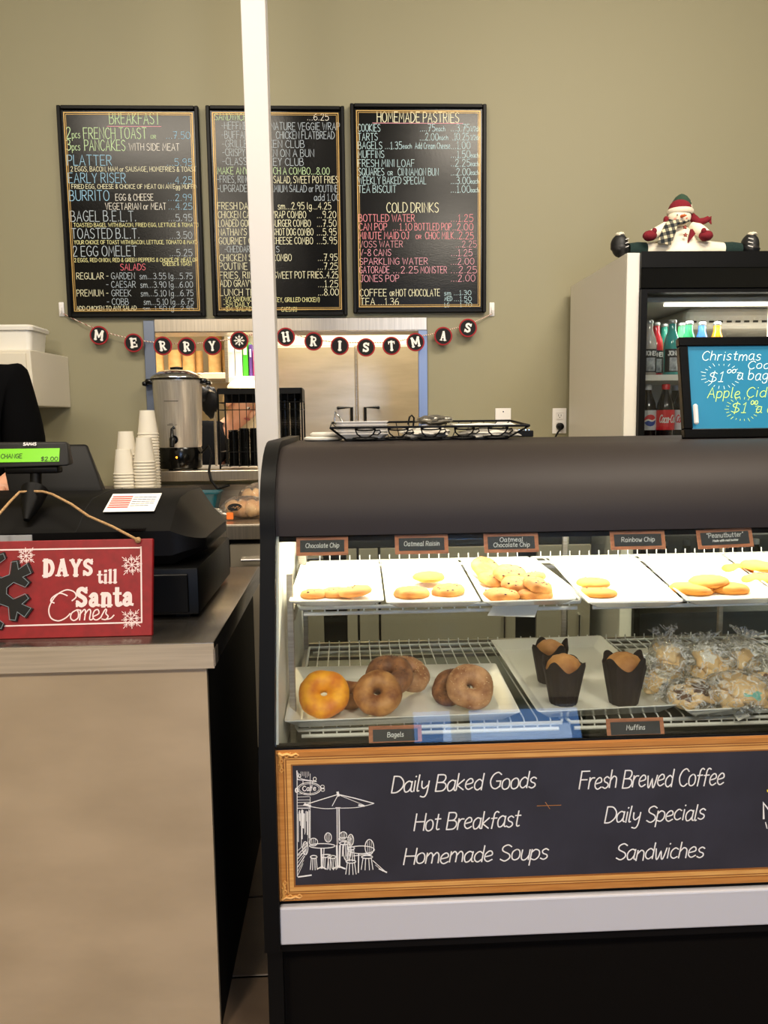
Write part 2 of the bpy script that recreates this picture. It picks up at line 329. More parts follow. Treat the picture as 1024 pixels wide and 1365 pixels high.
# ------------------------------------------------------------------ the room
X0, X1, OL, OR_, OT, OB = -2.6, 3.2, -.84, .347, 1.752, 1.085
CEIL = 3.35
m = MB(); m.box((X0, W, 0), (OL, W+.14, CEIL)); m.box((OR_, W, 0), (X1, W+.14, CEIL)); m.box((OL, W, OT), (OR_, W+.14, CEIL)); m.box((OL, W, 0), (OR_, W+.14, OB))
struct(m.build('wall_back', wallm))
struct(B('wall_left', (X0-.1, -3.6, 0), (X0, 5.6, CEIL), wallm))
struct(B('wall_right', (X1, -3.6, 0), (X1+.1, 5.6, CEIL), wallm))
struct(B('ceiling', (X0-.1, -3.6, CEIL), (X1+.1, 5.6, CEIL+.1), mat('ceiling_tile', (215, 210, 200), .9)))
# tiled floor: base and joints
fl = struct(B('floor', (X0-.1, -3.6, -.1), (X1+.1, 5.6, -.004), mat('grout', (70, 62, 54), .9)))
tm = mat('floor_tile', (112, 92, 74), .35, c2=(88, 70, 56), nscale=5)
tile = MB().box((-.147, -.147, -.004), (.147, .147, 0), .002).build('tile', tm, fl)
tile.location = (.0, -9, 0); first = True
for i in range(-8, 9):
    for j in range(-3, 10):
        o = tile if first else tile.copy()
        if not first: COL.objects.link(o)
        o.location = Vector((i*.3+.05, .4+j*.3, 0))-fl.location; o.parent = fl; first = False
# entrance wall behind the camera with its glazed door and side light
DY = -3.5
m = MB()
for a, b in (((X0, 0), (.47, CEIL)), ((.80, 0), (.88, 2.45)), ((1.86, 0), (X1, CEIL)), ((.47, 2.44), (1.86, CEIL)), ((.47, 0), (.80, .08))):
    m.box((a[0], DY-.1, a[1]), (b[0], DY, b[1]))
struct(m.build('wall_front', mat('entrance_wall', (186, 176, 156), .7)))
dayl = mat('daylit_pane', (120, 175, 255), .2, emit=2.6)
d1 = struct(MB().box((.9, DY-.06, .06), (1.84, DY-.045, 2.36)).build('door_1', dayl))
m = MB(); m.box((.88, DY-.07, 0), (.93, DY-.02, 2.44)); m.box((1.81, DY-.07, 0), (1.86, DY-.02, 2.44)); m.box((.93, DY-.07, 2.40), (1.81, DY-.02, 2.44)); m.box((.93, DY-.07, 0), (1.81, DY-.02, .1))
m.build('door_frame', blackm, d1)
struct(MB().box((.49, DY-.06, .1), (.78, DY-.045, 2.36)).build('window_1', dayl))
# kitchen shell beyond the pass-through
struct(B('wall_kitchen', (X0, 5.3, 0), (X1, 5.4, CEIL), cream))
struct(B('wall_partition', (X0, 4.385, 0), (at(357, 540, 4.37).x, 4.46, CEIL), cream))
# steel lining of the pass-through
fr = struct(MB().box((OL-.004, W-.012, OB), (OL+.042, W+.0, OT), .002).build('trim_1', mat('blue_steel', (120, 130, 150), .35, .8)))
m = MB(); m.box((OL, W-.008, OB), (OL+.004, W+.15, OT)); m.build('jamb_liner', steel, fr)
fr = struct(MB().box((OL+.042, W-.012, OT-.048), (OR_+.002, W, OT+.006), .002).build('trim_2', steelh))
m = MB(); m.box((OL+.004, W, OT-.05), (OR_-.004, W+.15, OT-.046)); m.build('head_liner', steelh, fr)
fr = struct(MB().box((OR_-.036, W-.012, OB+.045), (OR_+.004, W, OT-.048), .002).build('trim_3', mat('blue_steel', (120, 130, 150), .35, .8)))
m = MB(); m.box((OR_-.004, W, OB+.045), (OR_, W+.15, OT-.05)); m.build('jamb_liner', steel, fr)
# white post in front of the wall
pb, pt = -.283, -.300
m = MB(); m.hexa([(pb, 2.6, 0), (pb+.066, 2.6, 0), (pb+.066, 2.685, 0), (pb, 2.685, 0), (pt-.006, 2.6, CEIL), (pt+.072, 2.6, CEIL), (pt+.072, 2.685, CEIL), (pt-.006, 2.685, CEIL)], .003, 2)
struct(m.build('trim_4', postm))

# ------------------------------------------------------------------ pass-through ledge, back counter
lg = tag(B("serving_ledge", (-.95, W-.15, OB), (.36, W+.30, 1.128), steelh, bev=.003, seg=2), "brushed steel ledge in the wall opening under the coffee urn", "ledge")
bc = thing('back_counter', 'long stainless steel back counter with drawers along the rear wall', 'counter', (-.2, 3.1, 0))
B('worktop', (-1.3, 2.85, .925), (.92, 3.448, .96), steelh, bc, .003, 2)
B('worktop_lip', (-1.3, 2.846, .905), (.92, 2.86, .955), steelh, bc, .002)
struct(B('trim_5', (-1.3, 3.425, .962), (.92, 3.449, 1.06), steel))
B('body', (-1.28, 2.88, .1), (.90, 3.44, .905), blackm, bc)
for i, (a, b) in enumerate(((-1.28, -.86), (-.855, -.44), (-.435, -.22), (-.215, -.09), (-.012, .030), (.034, .108), (.112, .62), (.69, .90))):
    dr = B('door', (a+.002, 2.862, .12), (b-.006 if b-a > .1 else b-.002, 2.88, .74 if i < 4 else .86), mat('cabinet_steel', (168, 158, 140), .4, .55), bc, .002)
    if i < 4: 
        d2 = B('drawer', (a+.006, 2.862, .755), (b-.006, 2.88, .885), mat('cabinet_steel', (168, 158, 140), .4, .55), bc, .002)
        MB().tube([((a+b)/2-.06, 2.862, .83), ((a+b)/2-.06, 2.845, .83), ((a+b)/2+.06, 2.845, .83), ((a+b)/2+.06, 2.862, .83)], .005).build('handle', chrome, d2)
    if b-a > .2: MB().tube([(b-.05, 2.862, .6), (b-.05, 2.845, .6), (b-.05, 2.845, .5), (b-.05, 2.862, .5)], .005).build('handle', chrome, dr)
for x in (-1.2, -.2, .8): B('leg', (x-.02, 3.0, 0), (x+.02, 3.04, .1), steel, bc)

# ------------------------------------------------------------------ menu boards
CC = {'g': (176, 214, 150), 'b': (112, 170, 204), 'w': (232, 228, 214), 'y': (212, 208, 130), 'n': (150, 166, 178), 'r': (228, 74, 92), 'c': (226, 222, 178), 'l': (160, 198, 206), 'p': (232, 116, 128), 'q': (206, 120, 132), 'k': (220, 130, 150)}
chalkm = {k: mat('chalk_'+{'g': 'green', 'b': 'blue', 'w': 'white', 'y': 'yellow', 'n': 'grey', 'r': 'red', 'c': 'cream', 'l': 'pale_blue', 'p': 'pink', 'q': 'dusty_pink', 'k': 'rose'}[k], tuple(int(c+(255-c)*.22) for c in v), .75) for k, v in CC.items()}
boardm = mat('chalkboard', (7, 7, 7), .2, bump=.10, bscale=200, spec=.22)
goldm = mat('gold_paint', (176, 142, 78), .4, .3)
def board(xa, xb, za, zb, label, name_ox, name_oy, sc, lines, rules=()):
    t = thing('menu_board', label, 'menu board', ((xa+xb)/2, W-.01, za), 'menu boards on the back wall')
    B('board_panel', (xa+.012, W-.018, za+.012), (xb-.012, W-.001, zb-.012), boardm, t)
    f = MB()
    for a, b in (((xa, za), (xa+.016, zb)), ((xb-.016, za), (xb, zb)), ((xa+.016, za), (xb-.016, za+.016)), ((xa+.016, zb-.016), (xb-.016, zb))):
        f.box((a[0], W-.030, a[1]), (b[0], W-.001, b[1]), .003)
    f.build('frame', blackm, t)
    for nm, ins, w in (('gold_line', .024, .004), ('gold_line', .032, .002)):
        q = MB(); c = W-.0195
        for a, b in (((xa+ins, za+ins), (xa+ins+w, zb-ins)), ((xb-ins-w, za+ins), (xb-ins, zb-ins)), ((xa+ins+w, za+ins), (xb-ins-w, za+ins+w)), ((xa+ins+w, zb-ins-w), (xb-ins-w, zb-ins))):
            q.box((a[0], c, a[1]), (b[0], W-.018, b[1]))
        q.build(nm, goldm, t)
    pl = Plane((0, W-.018, 0), (1, 0, 0), (0, 0, 1))
    for L in lines:
        col, h = L[0], L[1]; m = MB()
        for s, x0, x1, y in L[2:]:
            p0 = at(name_ox+x0*sc, name_oy+y*sc, W-.018); p1 = at(name_ox+x1*sc, name_oy+y*sc, W-.018)
            hh = h*sc*W/F
            lettering(m, pl, s, p0.x, p0.z, p1.x-p0.x, hh, min(.0028, max(.0017, hh*.07)), jit=.2)
        m.build('lettering', chalkm[col], t)
    for col, x0, x1, y in rules:
        p0 = at(name_ox+x0*sc, name_oy+y*sc, W-.018); p1 = at(name_ox+x1*sc, name_oy+y*sc, W-.018); m = MB()
        ribbon(m, pl, [(p0.x, p0.z), (p1.x, p0.z)], .0022, .0006); m.build('underline', chalkm[col], t)
    return t
board(-1.146, -.580, 1.765, 2.602, 'leftmost framed chalkboard menu, headed BREAKFAST in green chalk', 70, 130, .2197, [
 ('g', 62, ('BREAKFAST', 347, 652, 160)),
 ('g', 60, ('2', 86, 112, 248), ('FRENCH TOAST', 190, 572, 250)), ('g', 40, ('pcs', 120, 168, 246), ('pcs', 120, 168, 320)), ('g', 20, ('OR', 597, 628, 250)),
 ('b', 38, ('...7.50', 690, 836, 250)), ('g', 58, ('3', 86, 112, 320), ('PANCAKES', 196, 442, 322)), ('w', 38, ('WITH SIDE MEAT', 466, 770, 321)),
 ('b', 56, ('PLATTER', 92, 360, 412)), ('b', 38, ('...5.95', 695, 848, 414)), ('c', 26, ('2 EGGS, BACON, HAM or SAUSAGE, HOMEFRIES & TOAST', 112, 872, 448)),
 ('b', 54, ('EARLY RISER', 98, 445, 518)), ('b', 38, ('...4.25', 700, 848, 522)), ('c', 24, ('FRIED EGG, CHEESE & CHOICE OF MEAT ON AN Egg MUFFIN', 118, 880, 553)),
 ('b', 56, ('BURRITO', 105, 345, 626)), ('w', 36, ('EGG & CHEESE', 384, 612, 625), ('VEGETARIAN or MEAT', 322, 690, 680)), ('b', 36, ('...2.99', 702, 846, 627), ('...4.25', 705, 848, 680)),
 ('n', 58, ('BAGEL B.E.L.T.', 112, 508, 752)), ('n', 38, ('...5.95', 705, 848, 750)), ('y', 21, ('TOASTED BAGEL WITH BACON, FRIED EGG, LETTUCE & TOMATO', 130, 886, 785)),
 ('n', 56, ('TOASTED B.L.T.', 118, 528, 856)), ('n', 38, ('...3.50', 712, 848, 856)), ('y', 21, ('YOUR CHOICE OF TOAST WITH BACON, LETTUCE, TOMATO & MAYO', 132, 880, 890)),
 ('n', 56, ('2 EGG OMELET', 126, 512, 963)), ('n', 38, ('...5.25', 712, 848, 962)), ('y', 21, ('2 EGGS, RED ONION, RED & GREEN PEPPERS & CHOICE OF MEAT OR', 134, 880, 998), ('CHEESE & TOAST', 670, 848, 1020)),
 ('r', 36, ('SALADS', 414, 564, 1048)), ('c', 36, ('REGULAR -', 147, 340, 1102), ('PREMIUM -', 149, 340, 1206)),
 ('n', 36, ('GARDEN', 358, 500, 1102), ('- CAESAR', 328, 505, 1154), ('GREEK', 360, 478, 1206), ('- COBB', 332, 462, 1258)),
 ('n', 34, ('sm...3.55 lg...5.75', 530, 850, 1102), ('sm...3.90 lg...6.00', 535, 852, 1154), ('sm...5.10 lg...6.75', 537, 855, 1206), ('sm...5.10 lg...6.75', 555, 857, 1258)),
 ('c', 24, ('ADD CHICKEN TO ANY SALAD', 148, 510, 1292)), ('n', 26, ('sm. 1.50 lg...2.95', 550, 857, 1294))], [('k', 330, 660, 175)])
board(-.550, .013, 1.766, 2.604, 'middle framed chalkboard menu, the sandwich and combo list behind the white post', 270, 130, .2198, [
 ('g', 38, ('SANDWICH', 75, 268, 138), ('ES', 275, 315, 138)), ('w', 36, ('...6.25', 635, 765, 138)),
 ('n', 40, ('-HEFFNE', 115, 270, 193), ("R'S SIG", 280, 410, 194), ('NATURE VEGGIE WRAP', 415, 832, 196), ('-BUFFAL', 117, 272, 248), ('O', 280, 300, 248), ('CHICKEN FLATBREAD', 447, 800, 250)),
 ('n', 40, ('-GRILLE', 120, 272, 302), ('D CHICK', 280, 424, 303), ('EN CLUB', 430, 618, 304), ('-CRISPY', 122, 258, 355), ('CHICKE', 290, 424, 357), ('N ON A BUN', 430, 676, 359), ('-CLASSI', 122, 280, 409), ('C TURK', 288, 424, 411), ('EY CLUB', 430, 613, 412)),
 ('g', 38, ('MAKE ANY', 92, 274, 465), ('SANDWI', 290, 426, 465), ('CH A COMBO...8.00', 430, 770, 466)),
 ('n', 38, ('-FRIES, RING', 90, 286, 517), ('S, SOUP,', 292, 426, 518)), ('c', 38, ('SALAD, SWEET POT FRIES', 432, 822, 519)),
 ('n', 38, ('-UPGRADE', 92, 270, 572), ('TO PRE', 290, 430, 572), ('MIUM SALAD or POUTINE', 436, 822, 573), ('add 1.00', 678, 833, 626)),
 ('c', 38, ('FRESH DAI', 93, 286, 678), ('LY SOUP', 292, 430, 678), ('sm...2.95 lg...4.25', 458, 780, 678), ('CHICKEN CA', 95, 288, 731), ('ESAR W', 294, 436, 731), ('RAP COMBO', 442, 628, 731), ('...9.20', 695, 810, 731)),
 ('c', 38, ('LOADED GOU', 97, 295, 783), ('RMET B', 300, 436, 783), ('URGER COMBO', 442, 656, 783), ('...7.50', 695, 812, 783), ("NATHAN'S F", 98, 300, 836), ('AMOUS', 304, 440, 836), ('HOT DOG COMBO', 447, 672, 836), ('...5.95', 695, 812, 836)),
 ('c', 38, ('GOURMET G', 100, 300, 890), ('RILLED C', 304, 442, 890), ('HEESE COMBO', 448, 670, 889), ('...5.95', 695, 815, 888)), ('n', 34, ('-CHEDDAR', 135, 286, 938), ('& BITE', 300, 440, 938), ('S', 448, 466, 938)),
 ('c', 38, ('CHICKEN S', 104, 300, 992), ('TRIPS C', 304, 446, 992), ('OMBO', 452, 540, 991), ('...7.95', 700, 818, 990), ('POUTINE', 104, 272, 1044), ('...7.25', 700, 820, 1044), ('FRIES, RIN', 106, 305, 1098), ('GS, S', 310, 450, 1098), ('WEET POT FRIES..4.25', 456, 822, 1097)),
 ('c', 38, ('ADD GRAVY', 108, 304, 1148), ('...1.25', 702, 822, 1150), ('LUNCH TR', 108, 315, 1202), ('IO', 320, 360, 1202), ('...8.00', 702, 826, 1200)),
 ('y', 25, ('-1/2 SANDWICH', 128, 315, 1236), ('(TURK', 340, 452, 1238), ('EY, GRILLED CHICKEN)', 456, 710, 1240), ('-SM DAILY S', 128, 315, 1268), ('OUP', 322, 380, 1268), ('-SM. SALAD', 128, 300, 1296), ('CAESAR)', 478, 573, 1298))])
board(.037, .600, 1.775, 2.615, 'rightmost framed chalkboard menu, headed HOMEMADE PASTRIES, with pink drinks list', 455, 130, .2197, [
 ('c', 56, ('HOMEMADE PASTRIES', 218, 714, 150)),
 ('l', 40, ('COOKIES', 102, 236, 206), ('....75', 478, 570, 206), ('...3.75', 665, 778, 206), ('TARTS', 102, 220, 260), ('...2.00', 477, 590, 260), ('.10.25', 675, 775, 259)),
 ('l', 26, ('each', 575, 630, 204), ('each', 593, 648, 257), ('1/2dz', 785, 840, 204), ('1/2dz', 785, 840, 257), ('each', 373, 428, 309), ('each', 785, 835, 364), ('each', 785, 835, 416), ('each', 785, 835, 469), ('each', 785, 835, 522), ('each', 785, 835, 575)),
 ('l', 40, ('BAGELS ...1.35', 102, 368, 312), ('...1.00', 665, 782, 312), ('MUFFINS', 102, 260, 366), ('...1.50', 665, 782, 366), ('FRESH MINI LOAF', 102, 444, 420), ('..2.25', 665, 782, 418)), ('l', 34, ('Add Cream Cheese', 448, 660, 311)),
 ('l', 40, ('SQUARES', 105, 260, 472), ('CINNAMON BUN', 344, 590, 473), ('...2.00', 665, 782, 472), ('WEEKLY BAKED SPECIAL', 103, 515, 525), ('...3.00', 665, 782, 525), ('TEA BISCUIT', 104, 333, 577), ('...1.00', 665, 782, 577)), ('l', 22, ('OR', 282, 312, 472)),
 ('c', 54, ('COLD DRINKS', 276, 590, 697)),
 ('p', 40, ('BOTTLED WATER', 107, 445, 753), ('...1.25', 665, 800, 753), ('CAN POP', 108, 277, 806), ('...1.10', 312, 430, 806), ('BOTTLED POP', 446, 668, 806), ('..2.00', 675, 800, 806), ('MINUTE MAID OJ', 108, 410, 859), ('CHOC MILK', 510, 682, 859), ('..2.25', 688, 802, 859)), ('p', 22, ('OR', 452, 485, 858)),
 ('q', 36, ('VOSS WATER', 110, 373, 909), ('...2.25', 695, 820, 909)), ('k', 37, ('V-8 CANS', 112, 302, 961), ('...1.25', 667, 795, 961), ('SPARKLING WATER', 112, 524, 1014), ('...2.00', 665, 806, 1014)),
 ('k', 38, ('GATORADE', 110, 292, 1066), ('...2.25', 316, 466, 1066), ('MONSTER', 482, 640, 1066), ('...2.25', 665, 822, 1066), ('JONES POP', 114, 350, 1118), ('...2.00', 665, 812, 1116)),
 ('c', 40, ('COFFEE', 112, 275, 1206), ('HOT CHOCOLATE', 333, 598, 1206), ('TEA ...1.36', 118, 348, 1260)), ('c', 24, ('OR', 295, 322, 1204)),
 ('l', 26, ('sm', 625, 665, 1200), ('...1.30', 683, 788, 1198), ('MED', 628, 672, 1234), ('...1.50', 685, 790, 1235), ('LG', 628, 655, 1272), ('...1.70', 685, 792, 1270))], [('k', 190, 738, 155)])

# ------------------------------------------------------------------ garland
GY = W-.045
pts = [(84, 416), (132, 440), (178, 452), (217, 457), (249, 458), (283, 455), (319, 450), (352, 440), (381, 442), (418, 452), (453, 456), (488, 456), (522, 456), (554, 449), (591, 441), (624, 432), (656, 416)]
P3 = [at(x, y, GY+.012) for x, y in pts]; P3[0] = at(84, 418, W-.012); P3[-1] = at(656, 418, W-.012)
path = [];
for i in range(len(P3)-1):
    for k in range(6): path.append(P3[i].lerp(P3[i+1], k/6)+Vector((0, 0, -.0025*sin(pi*k/6))))
path.append(P3[-1])
tw = mat('red_white_twine', (232, 222, 200), .8); nt = tw.node_tree
tc = nt.nodes.new('ShaderNodeTexCoord'); wv = nt.nodes.new('ShaderNodeTexWave'); wv.inputs['Scale'].default_value = 60; wv.bands_direction = 'DIAGONAL'
cr = nt.nodes.new('ShaderNodeValToRGB'); cr.color_ramp.elements[0].position = .3; cr.color_ramp.elements[1].position = .4; cr.color_ramp.elements[0].color = lin((150, 40, 40)); cr.color_ramp.elements[1].color = lin((230, 220, 200))
nt.links.new(tc.outputs['Object'], wv.inputs[0]); nt.links.new(wv.outputs[0], cr.inputs[0]); nt.links.new(cr.outputs[0], nt.nodes['Principled BSDF'].inputs[0])
gl = thing('letter_garland', 'twine garland of black and red letter discs reading MERRY CHRISTMAS below the menus', 'garland', (P3[0].x, W-.02, P3[0].z))
MB().tube(path, .0022, 6).build('twine', tw, gl, 60)
felt = mat('black_felt', (10, 9, 10), .85); redf = mat('red_felt', (150, 22, 30), .8); wf = mat('white_felt', (238, 234, 226), .8)
spots = [('M', 132, 447, 8), ('E', 178, 457, -5), ('R', 217, 461, -6), ('R', 249, 462, -2), ('Y', 283, 461, -3), ('*', 319, 454, 0), ('C', 352, 448, 0), ('H', 381, 449, -8), ('R', 418, 455, 5), ('I', 453, 461, 2), ('S', 488, 463, 3), ('T', 522, 461, -3), ('M', 554, 456, -10), ('A', 591, 448, 4), ('S', 624, 437, 12)]
for ch, x, y, a in spots:
    c = at(x, y, GY); m = MB()
    m.lathe([(0, 0), (.0375, 0), (.0385, .001), (.0385, .003), (.0375, .004), (0, .004)], 32, (0, 0, 0), 'Y', cap=False)
    d = m.build('letter_disc', redf, gl, 40); d.location = c-gl.location
    # authored round the origin, shifted by the garland's place
    for v in d.data.vertices: v.co += gl.location
    b = MB(); b.lathe([(0, -.001), (.0325, -.001), (.0325, 0), (0, 0)], 32, (0, 0, 0), 'Y', cap=False)
    off = c
    b.v = [v+off for v in b.v]; b.build('disc_face', felt, d)
    r = radians(-a if a else 0)
    pl = Plane(c+Vector((0, -.0011, 0)), (cos(r), 0, sin(r)), (-sin(r), 0, cos(r))); q = MB()
    if ch == '*':
        for k in range(4):
            t = pi*k/4; ribbon(q, pl, [(-.021*cos(t), -.021*sin(t)), (.021*cos(t), .021*sin(t))], .0035, .0005+k*.0001)
        for k in range(8):
            t = pi*k/4
            for s in (-.5, .5): ribbon(q, pl, [(.011*cos(t), .011*sin(t)), (.011*cos(t)+.007*cos(t+s), .011*sin(t)+.007*sin(t+s))], .0022, .0009)
    else:
        w = {'I': .016, 'M': .036, 'H': .032}.get(ch, .028); bold(q, pl, ch, -w/2, -.019, w, .038, thick=1.0)
    q.build('letter', wf, d)
for x, y, s in ((82, 412, 'left end, beside the BREAKFAST menu'), (656, 412, 'right end, beside the pastries menu')):
    c = at(x, y, W-.004); m = MB(); m.box((c.x-.011, W-.006, c.z-.03), (c.x+.011, W, c.z+.028), .003, 2)
    m.tube([(c.x, W-.006, c.z+.005), (c.x, W-.014, c.z-.014), (c.x, W-.020, c.z-.018), (c.x, W-.024, c.z-.008)], .004, 8)
    tag(m.build('wall_hook', white, None, 40), 'small white adhesive hook holding the garland at its '+s, 'hook', 'garland hooks')

# ------------------------------------------------------------------ outlets
def outlet(x0, x1, y0, y1, label, sockets):
    a = at(x0, y1, W); b = at(x1, y0, W)
    t = thing('wall_outlet', label, 'outlet', ((a.x+b.x)/2, W, a.z), 'wall plates')
    B('plate', (a.x, W-.007, a.z), (b.x, W, b.z), white, t, .002, 2)
    cx, cz = (a.x+b.x)/2, (a.z+b.z)/2
    for k in ((.022, -.022) if sockets else ()):
        m = MB().box((cx-.016, W-.009, cz+k-.014), (cx+.016, W-.007, cz+k+.014), .004, 3); s = m.build('socket', white, t)
        for dx, h in ((-.006, .009), (.006, .007)): B('slot', (cx+dx-.001, W-.0095, cz+k-h/2+.002), (cx+dx+.001, W-.0088, cz+k+h/2+.002), blackm, s)
        MB().lathe([(0, W-.0096), (.0022, W-.0096), (.0022, W-.0088), (0, W-.0088)], 8, (cx, 0, cz+k-.007), 'Y').build('slot', blackm, s)
    if not sockets:
        for k in (.02, -.02): MB().lathe([(0, W-.0085), (.003, W-.0085), (.003, W-.007), (0, W-.007)], 10, (cx, 0, cz+k), 'Y').build('screw', chrome, t)
    return cx, cz
outlet(660, 681, 544, 566, 'white wall plate above the wire basket, left of the plugged outlet', False)
cx, cz = outlet(736, 755, 544, 578, 'white wall outlet with a black plug, beside the drinks cooler', True)
m = MB(); m.lathe([(.008, W-.035), (.014, W-.032), (.016, W-.02), (.016, W-.0098)], 14, (cx, 0, cz-.024), 'Y')
m.tube([(cx, W-.034, cz-.024), (cx-.004, W-.05, cz-.03), (cx-.02, W-.055, cz-.05), (cx-.04, W-.05, cz-.09), (cx-.05, W-.03, cz-.2), (cx-.05, W-.03, .965)], .004, 8)
tag(m.build('power_cord', black, None, 50), 'black plug and cord in the outlet beside the cooler', 'cord')

# ------------------------------------------------------------------ wall box and tub, far left
a = at(57, 541, 3.12); b = at(57, 466, 3.12)
t = thing('wall_box', 'cream metal box mounted on the wall at the far left, under the tub', 'box', (-1.4, W, a.z))
wb = mat('cream_box', (212, 204, 186), .5)
m = MB(); m.hexa([(-1.62, 3.12, a.z), (a.x-.03, 3.12, a.z), (a.x-.005, W, a.z), (-1.62, W, a.z), (-1.62, 3.12, b.z), (a.x-.035, 3.12, b.z), (a.x-.005, W, b.z), (-1.62, W, b.z)], .004, 2); m.build('box_body', wb, t)
B('front_cover', (-1.60, 3.112, a.z+.012), (a.x-.05, 3.12, b.z-.012), wb, t, .002)
t = thing('plastic_tub', 'white plastic tub with a lid standing on the wall box', 'tub', (-1.33, 3.26, b.z))
def rrect(hx, hy, r, n=5):
    p = []
    for cx_, cy_, a0 in ((hx-r, hy-r, 0), (-hx+r, hy-r, pi/2), (-hx+r, -hy+r, pi), (hx-r, -hy+r, 1.5*pi)):
        for k in range(n+1): a_ = a0+pi/2*k/n; p.append((cx_+r*cos(a_), cy_+r*sin(a_)))
    return p
def loft(rings, capb=True, capt=True):
    mb = MB(); n = len(rings[0]); mb.add([p for r in rings for p in r], [(k*n+i, k*n+(i+1) % n, (k+1)*n+(i+1) % n, (k+1)*n+i) for k in range(len(rings)-1) for i in range(n)]+([list(range(n))[::-1]] if capb else [])+([[(len(rings)-1)*n+i for i in range(n)]] if capt else []))
    return mb
tubm = mat('tub_plastic', (226, 222, 212), .35)
h = (466-433)/F*3.2; cx_ = at(26, 450, 3.26).x
def ring(hx, hy, z, r=.02, c=(0, 0)): return [(c[0]+x, c[1]+y, z) for x, y in rrect(hx, hy, r)]
loft([ring(.070, .08, b.z, .02, (cx_, 3.26)), ring(.078, .088, b.z+h*.8, .02, (cx_, 3.26))]).build('tub_body', tubm, t, 40)
loft([ring(.086, .096, b.z+h*.8, .02, (cx_, 3.26)), ring(.088, .098, b.z+h*.93, .02, (cx_, 3.26)), ring(.082, .092, b.z+h, .02, (cx_, 3.26))]).build('lid', tubm, t, 40)
# ------------------------------------------------------------------ kitchen beyond the opening
KY = 4.2
def kx(px, Y=KY): return at(px, 540, Y).x
def kz(py, Y=KY, px=260): return at(px, py, Y).z
unit = thing('storage_shelf', 'white wall shelf unit in the kitchen holding kraft rolls and binders', 'shelf', (kx(250), KY+.1, kz(505)))
xa, xb, xc = kx(196), kx(306.5), kx(352); zs, zt, zb2 = kz(499), kz(415), kz(504)
shm = mat('shelf_white', (228, 218, 200), .6)
B('back_panel', (xa, KY+.16, zb2-.02), (xc, KY+.17, zt), shm, unit)
B('shelf', (xa, KY-.12, zs-.03), (xb, KY+.16, zs), shm, unit, .002)
B('shelf', (xb+.015, KY-.12, zb2-.03), (xc, KY+.16, zb2), shm, unit, .002)
B('divider', (xb, KY-.12, zb2-.03), (xb+.015, KY+.16, zt), steel, unit)
B('side_panel', (xa-.015, KY-.12, zs-.05), (xa, KY+.16, zt), steel, unit)
B('top_panel', (xa-.015, KY-.12, zt), (xc, KY+.17, zt+.015), shm, unit)
kraft = mat('kraft_paper', (222, 180, 122), .8, c2=(208, 164, 106), nscale=40)
for i, (a, b, top, dy) in enumerate(((204, 221, 466, 0), (227, 245, 467, 0), (246, 262, 466, .0), (262.5, 273, 468, .03), (280, 297, 466, 0), (298, 305.5, 467, .03), (282, 299, 440, .09))):
    Y = KY-.03+dy; r = (kx(b, Y)-kx(a, Y))/2; c = (kx(b, Y)+kx(a, Y))/2; z1 = kz(top, Y)
    m = MB().lathe([(r*.96, zs), (r, zs+.004), (r, z1-.003), (r*.94, z1), (r*.5, z1), (r*.5, z1-.01)], 20, (c, Y, 0))
    tag(m.build('paper_roll', kraft, None, 50), ['leftmost kraft roll on the kitchen shelf', 'second kraft roll from the left on the kitchen shelf', 'third kraft roll from the left on the kitchen shelf', 'narrow kraft roll set back in the middle of the kitchen shelf', 'kraft roll at the shelf right, in front of the tall one', 'narrow kraft roll touching the shelf divider at its right end', 'tall kraft roll standing behind the others on the kitchen shelf'][i], 'roll', 'kraft rolls on the kitchen shelf')
for nm, a, b, top, colr, lab in (('binder', 309, 318, 452, (236, 234, 230), 'white binder against the divider on the kitchen shelf'), ('binder', 319, 328, 450, (226, 224, 224), 'white binder beside the green binder on the kitchen shelf'), ('binder', 329, 335.5, 457, (70, 190, 40), 'bright green binder on the kitchen shelf'), ('binder', 337, 341, 462, (90, 60, 140), 'purple binder on the kitchen shelf next to the white post'), ('binder', 342, 346, 470, (190, 60, 130), 'pink binder on the kitchen shelf half behind the white post')):
    x0, x1, z1 = kx(a), kx(b), kz(top)
    t = thing(nm, lab, 'binder', ((x0+x1)/2, KY, zb2), 'binders on the kitchen shelf')
    mm = mat('cover_'+'_'.join(lab.split()[:2])+str(a)*0+('_b' if a == 319 else ''), colr, .5)
    B('cover', (x0, KY-.1, zb2), (x1, KY+.12, z1), mm, t, .002)
    B('spine_label', (x0+.004, KY-.1015, zb2+(z1-zb2)*.6), (x1-.004, KY-.1, zb2+(z1-zb2)*.85), paper, t)
# stainless refrigerator, two doors
FY = 4.65
def fx(px): return at(px, 500, FY).x
def fz(py): return at(470, py, FY).z
rf = thing('kitchen_refrigerator', 'wide two-door stainless refrigerator in the kitchen behind the opening', 'refrigerator', (0, FY+.3, 0))
ssm = mat('door_steel', (196, 182, 160), .3, .85, c2=(176, 162, 140), nscale=2.5, stretch=(1, 1, 5), rvar=.08, bump=.25, bscale=3)
B('cabinet', (fx(358), FY+.03, .12), (fx(582), 5.28, fz(459)), steel, rf, .004)
B('door', (fx(359), FY, .2), (fx(474), FY+.03, fz(461)), ssm, rf, .006, 3)
B('door', (fx(476.5), FY, .2), (fx(581), FY+.03, fz(461)), ssm, rf, .006, 3)
for a, b in ((450, 468), (504, 486)):
    m = MB(); xa_, xb_ = fx(a), fx(b); z = fz(543.5)
    m.tube([(xa_, FY-.0, z), (xa_, FY-.04, z), (xb_, FY-.04, z), (xb_, FY-.04, z-.22), (xb_, FY, z-.22)], .009, 8); m.build('handle', blackm, rf)
for x in (fx(362), fx(576)): B('foot', (x-.02, FY+.1, 0), (x+.02, FY+.14, .12), blackm, rf)
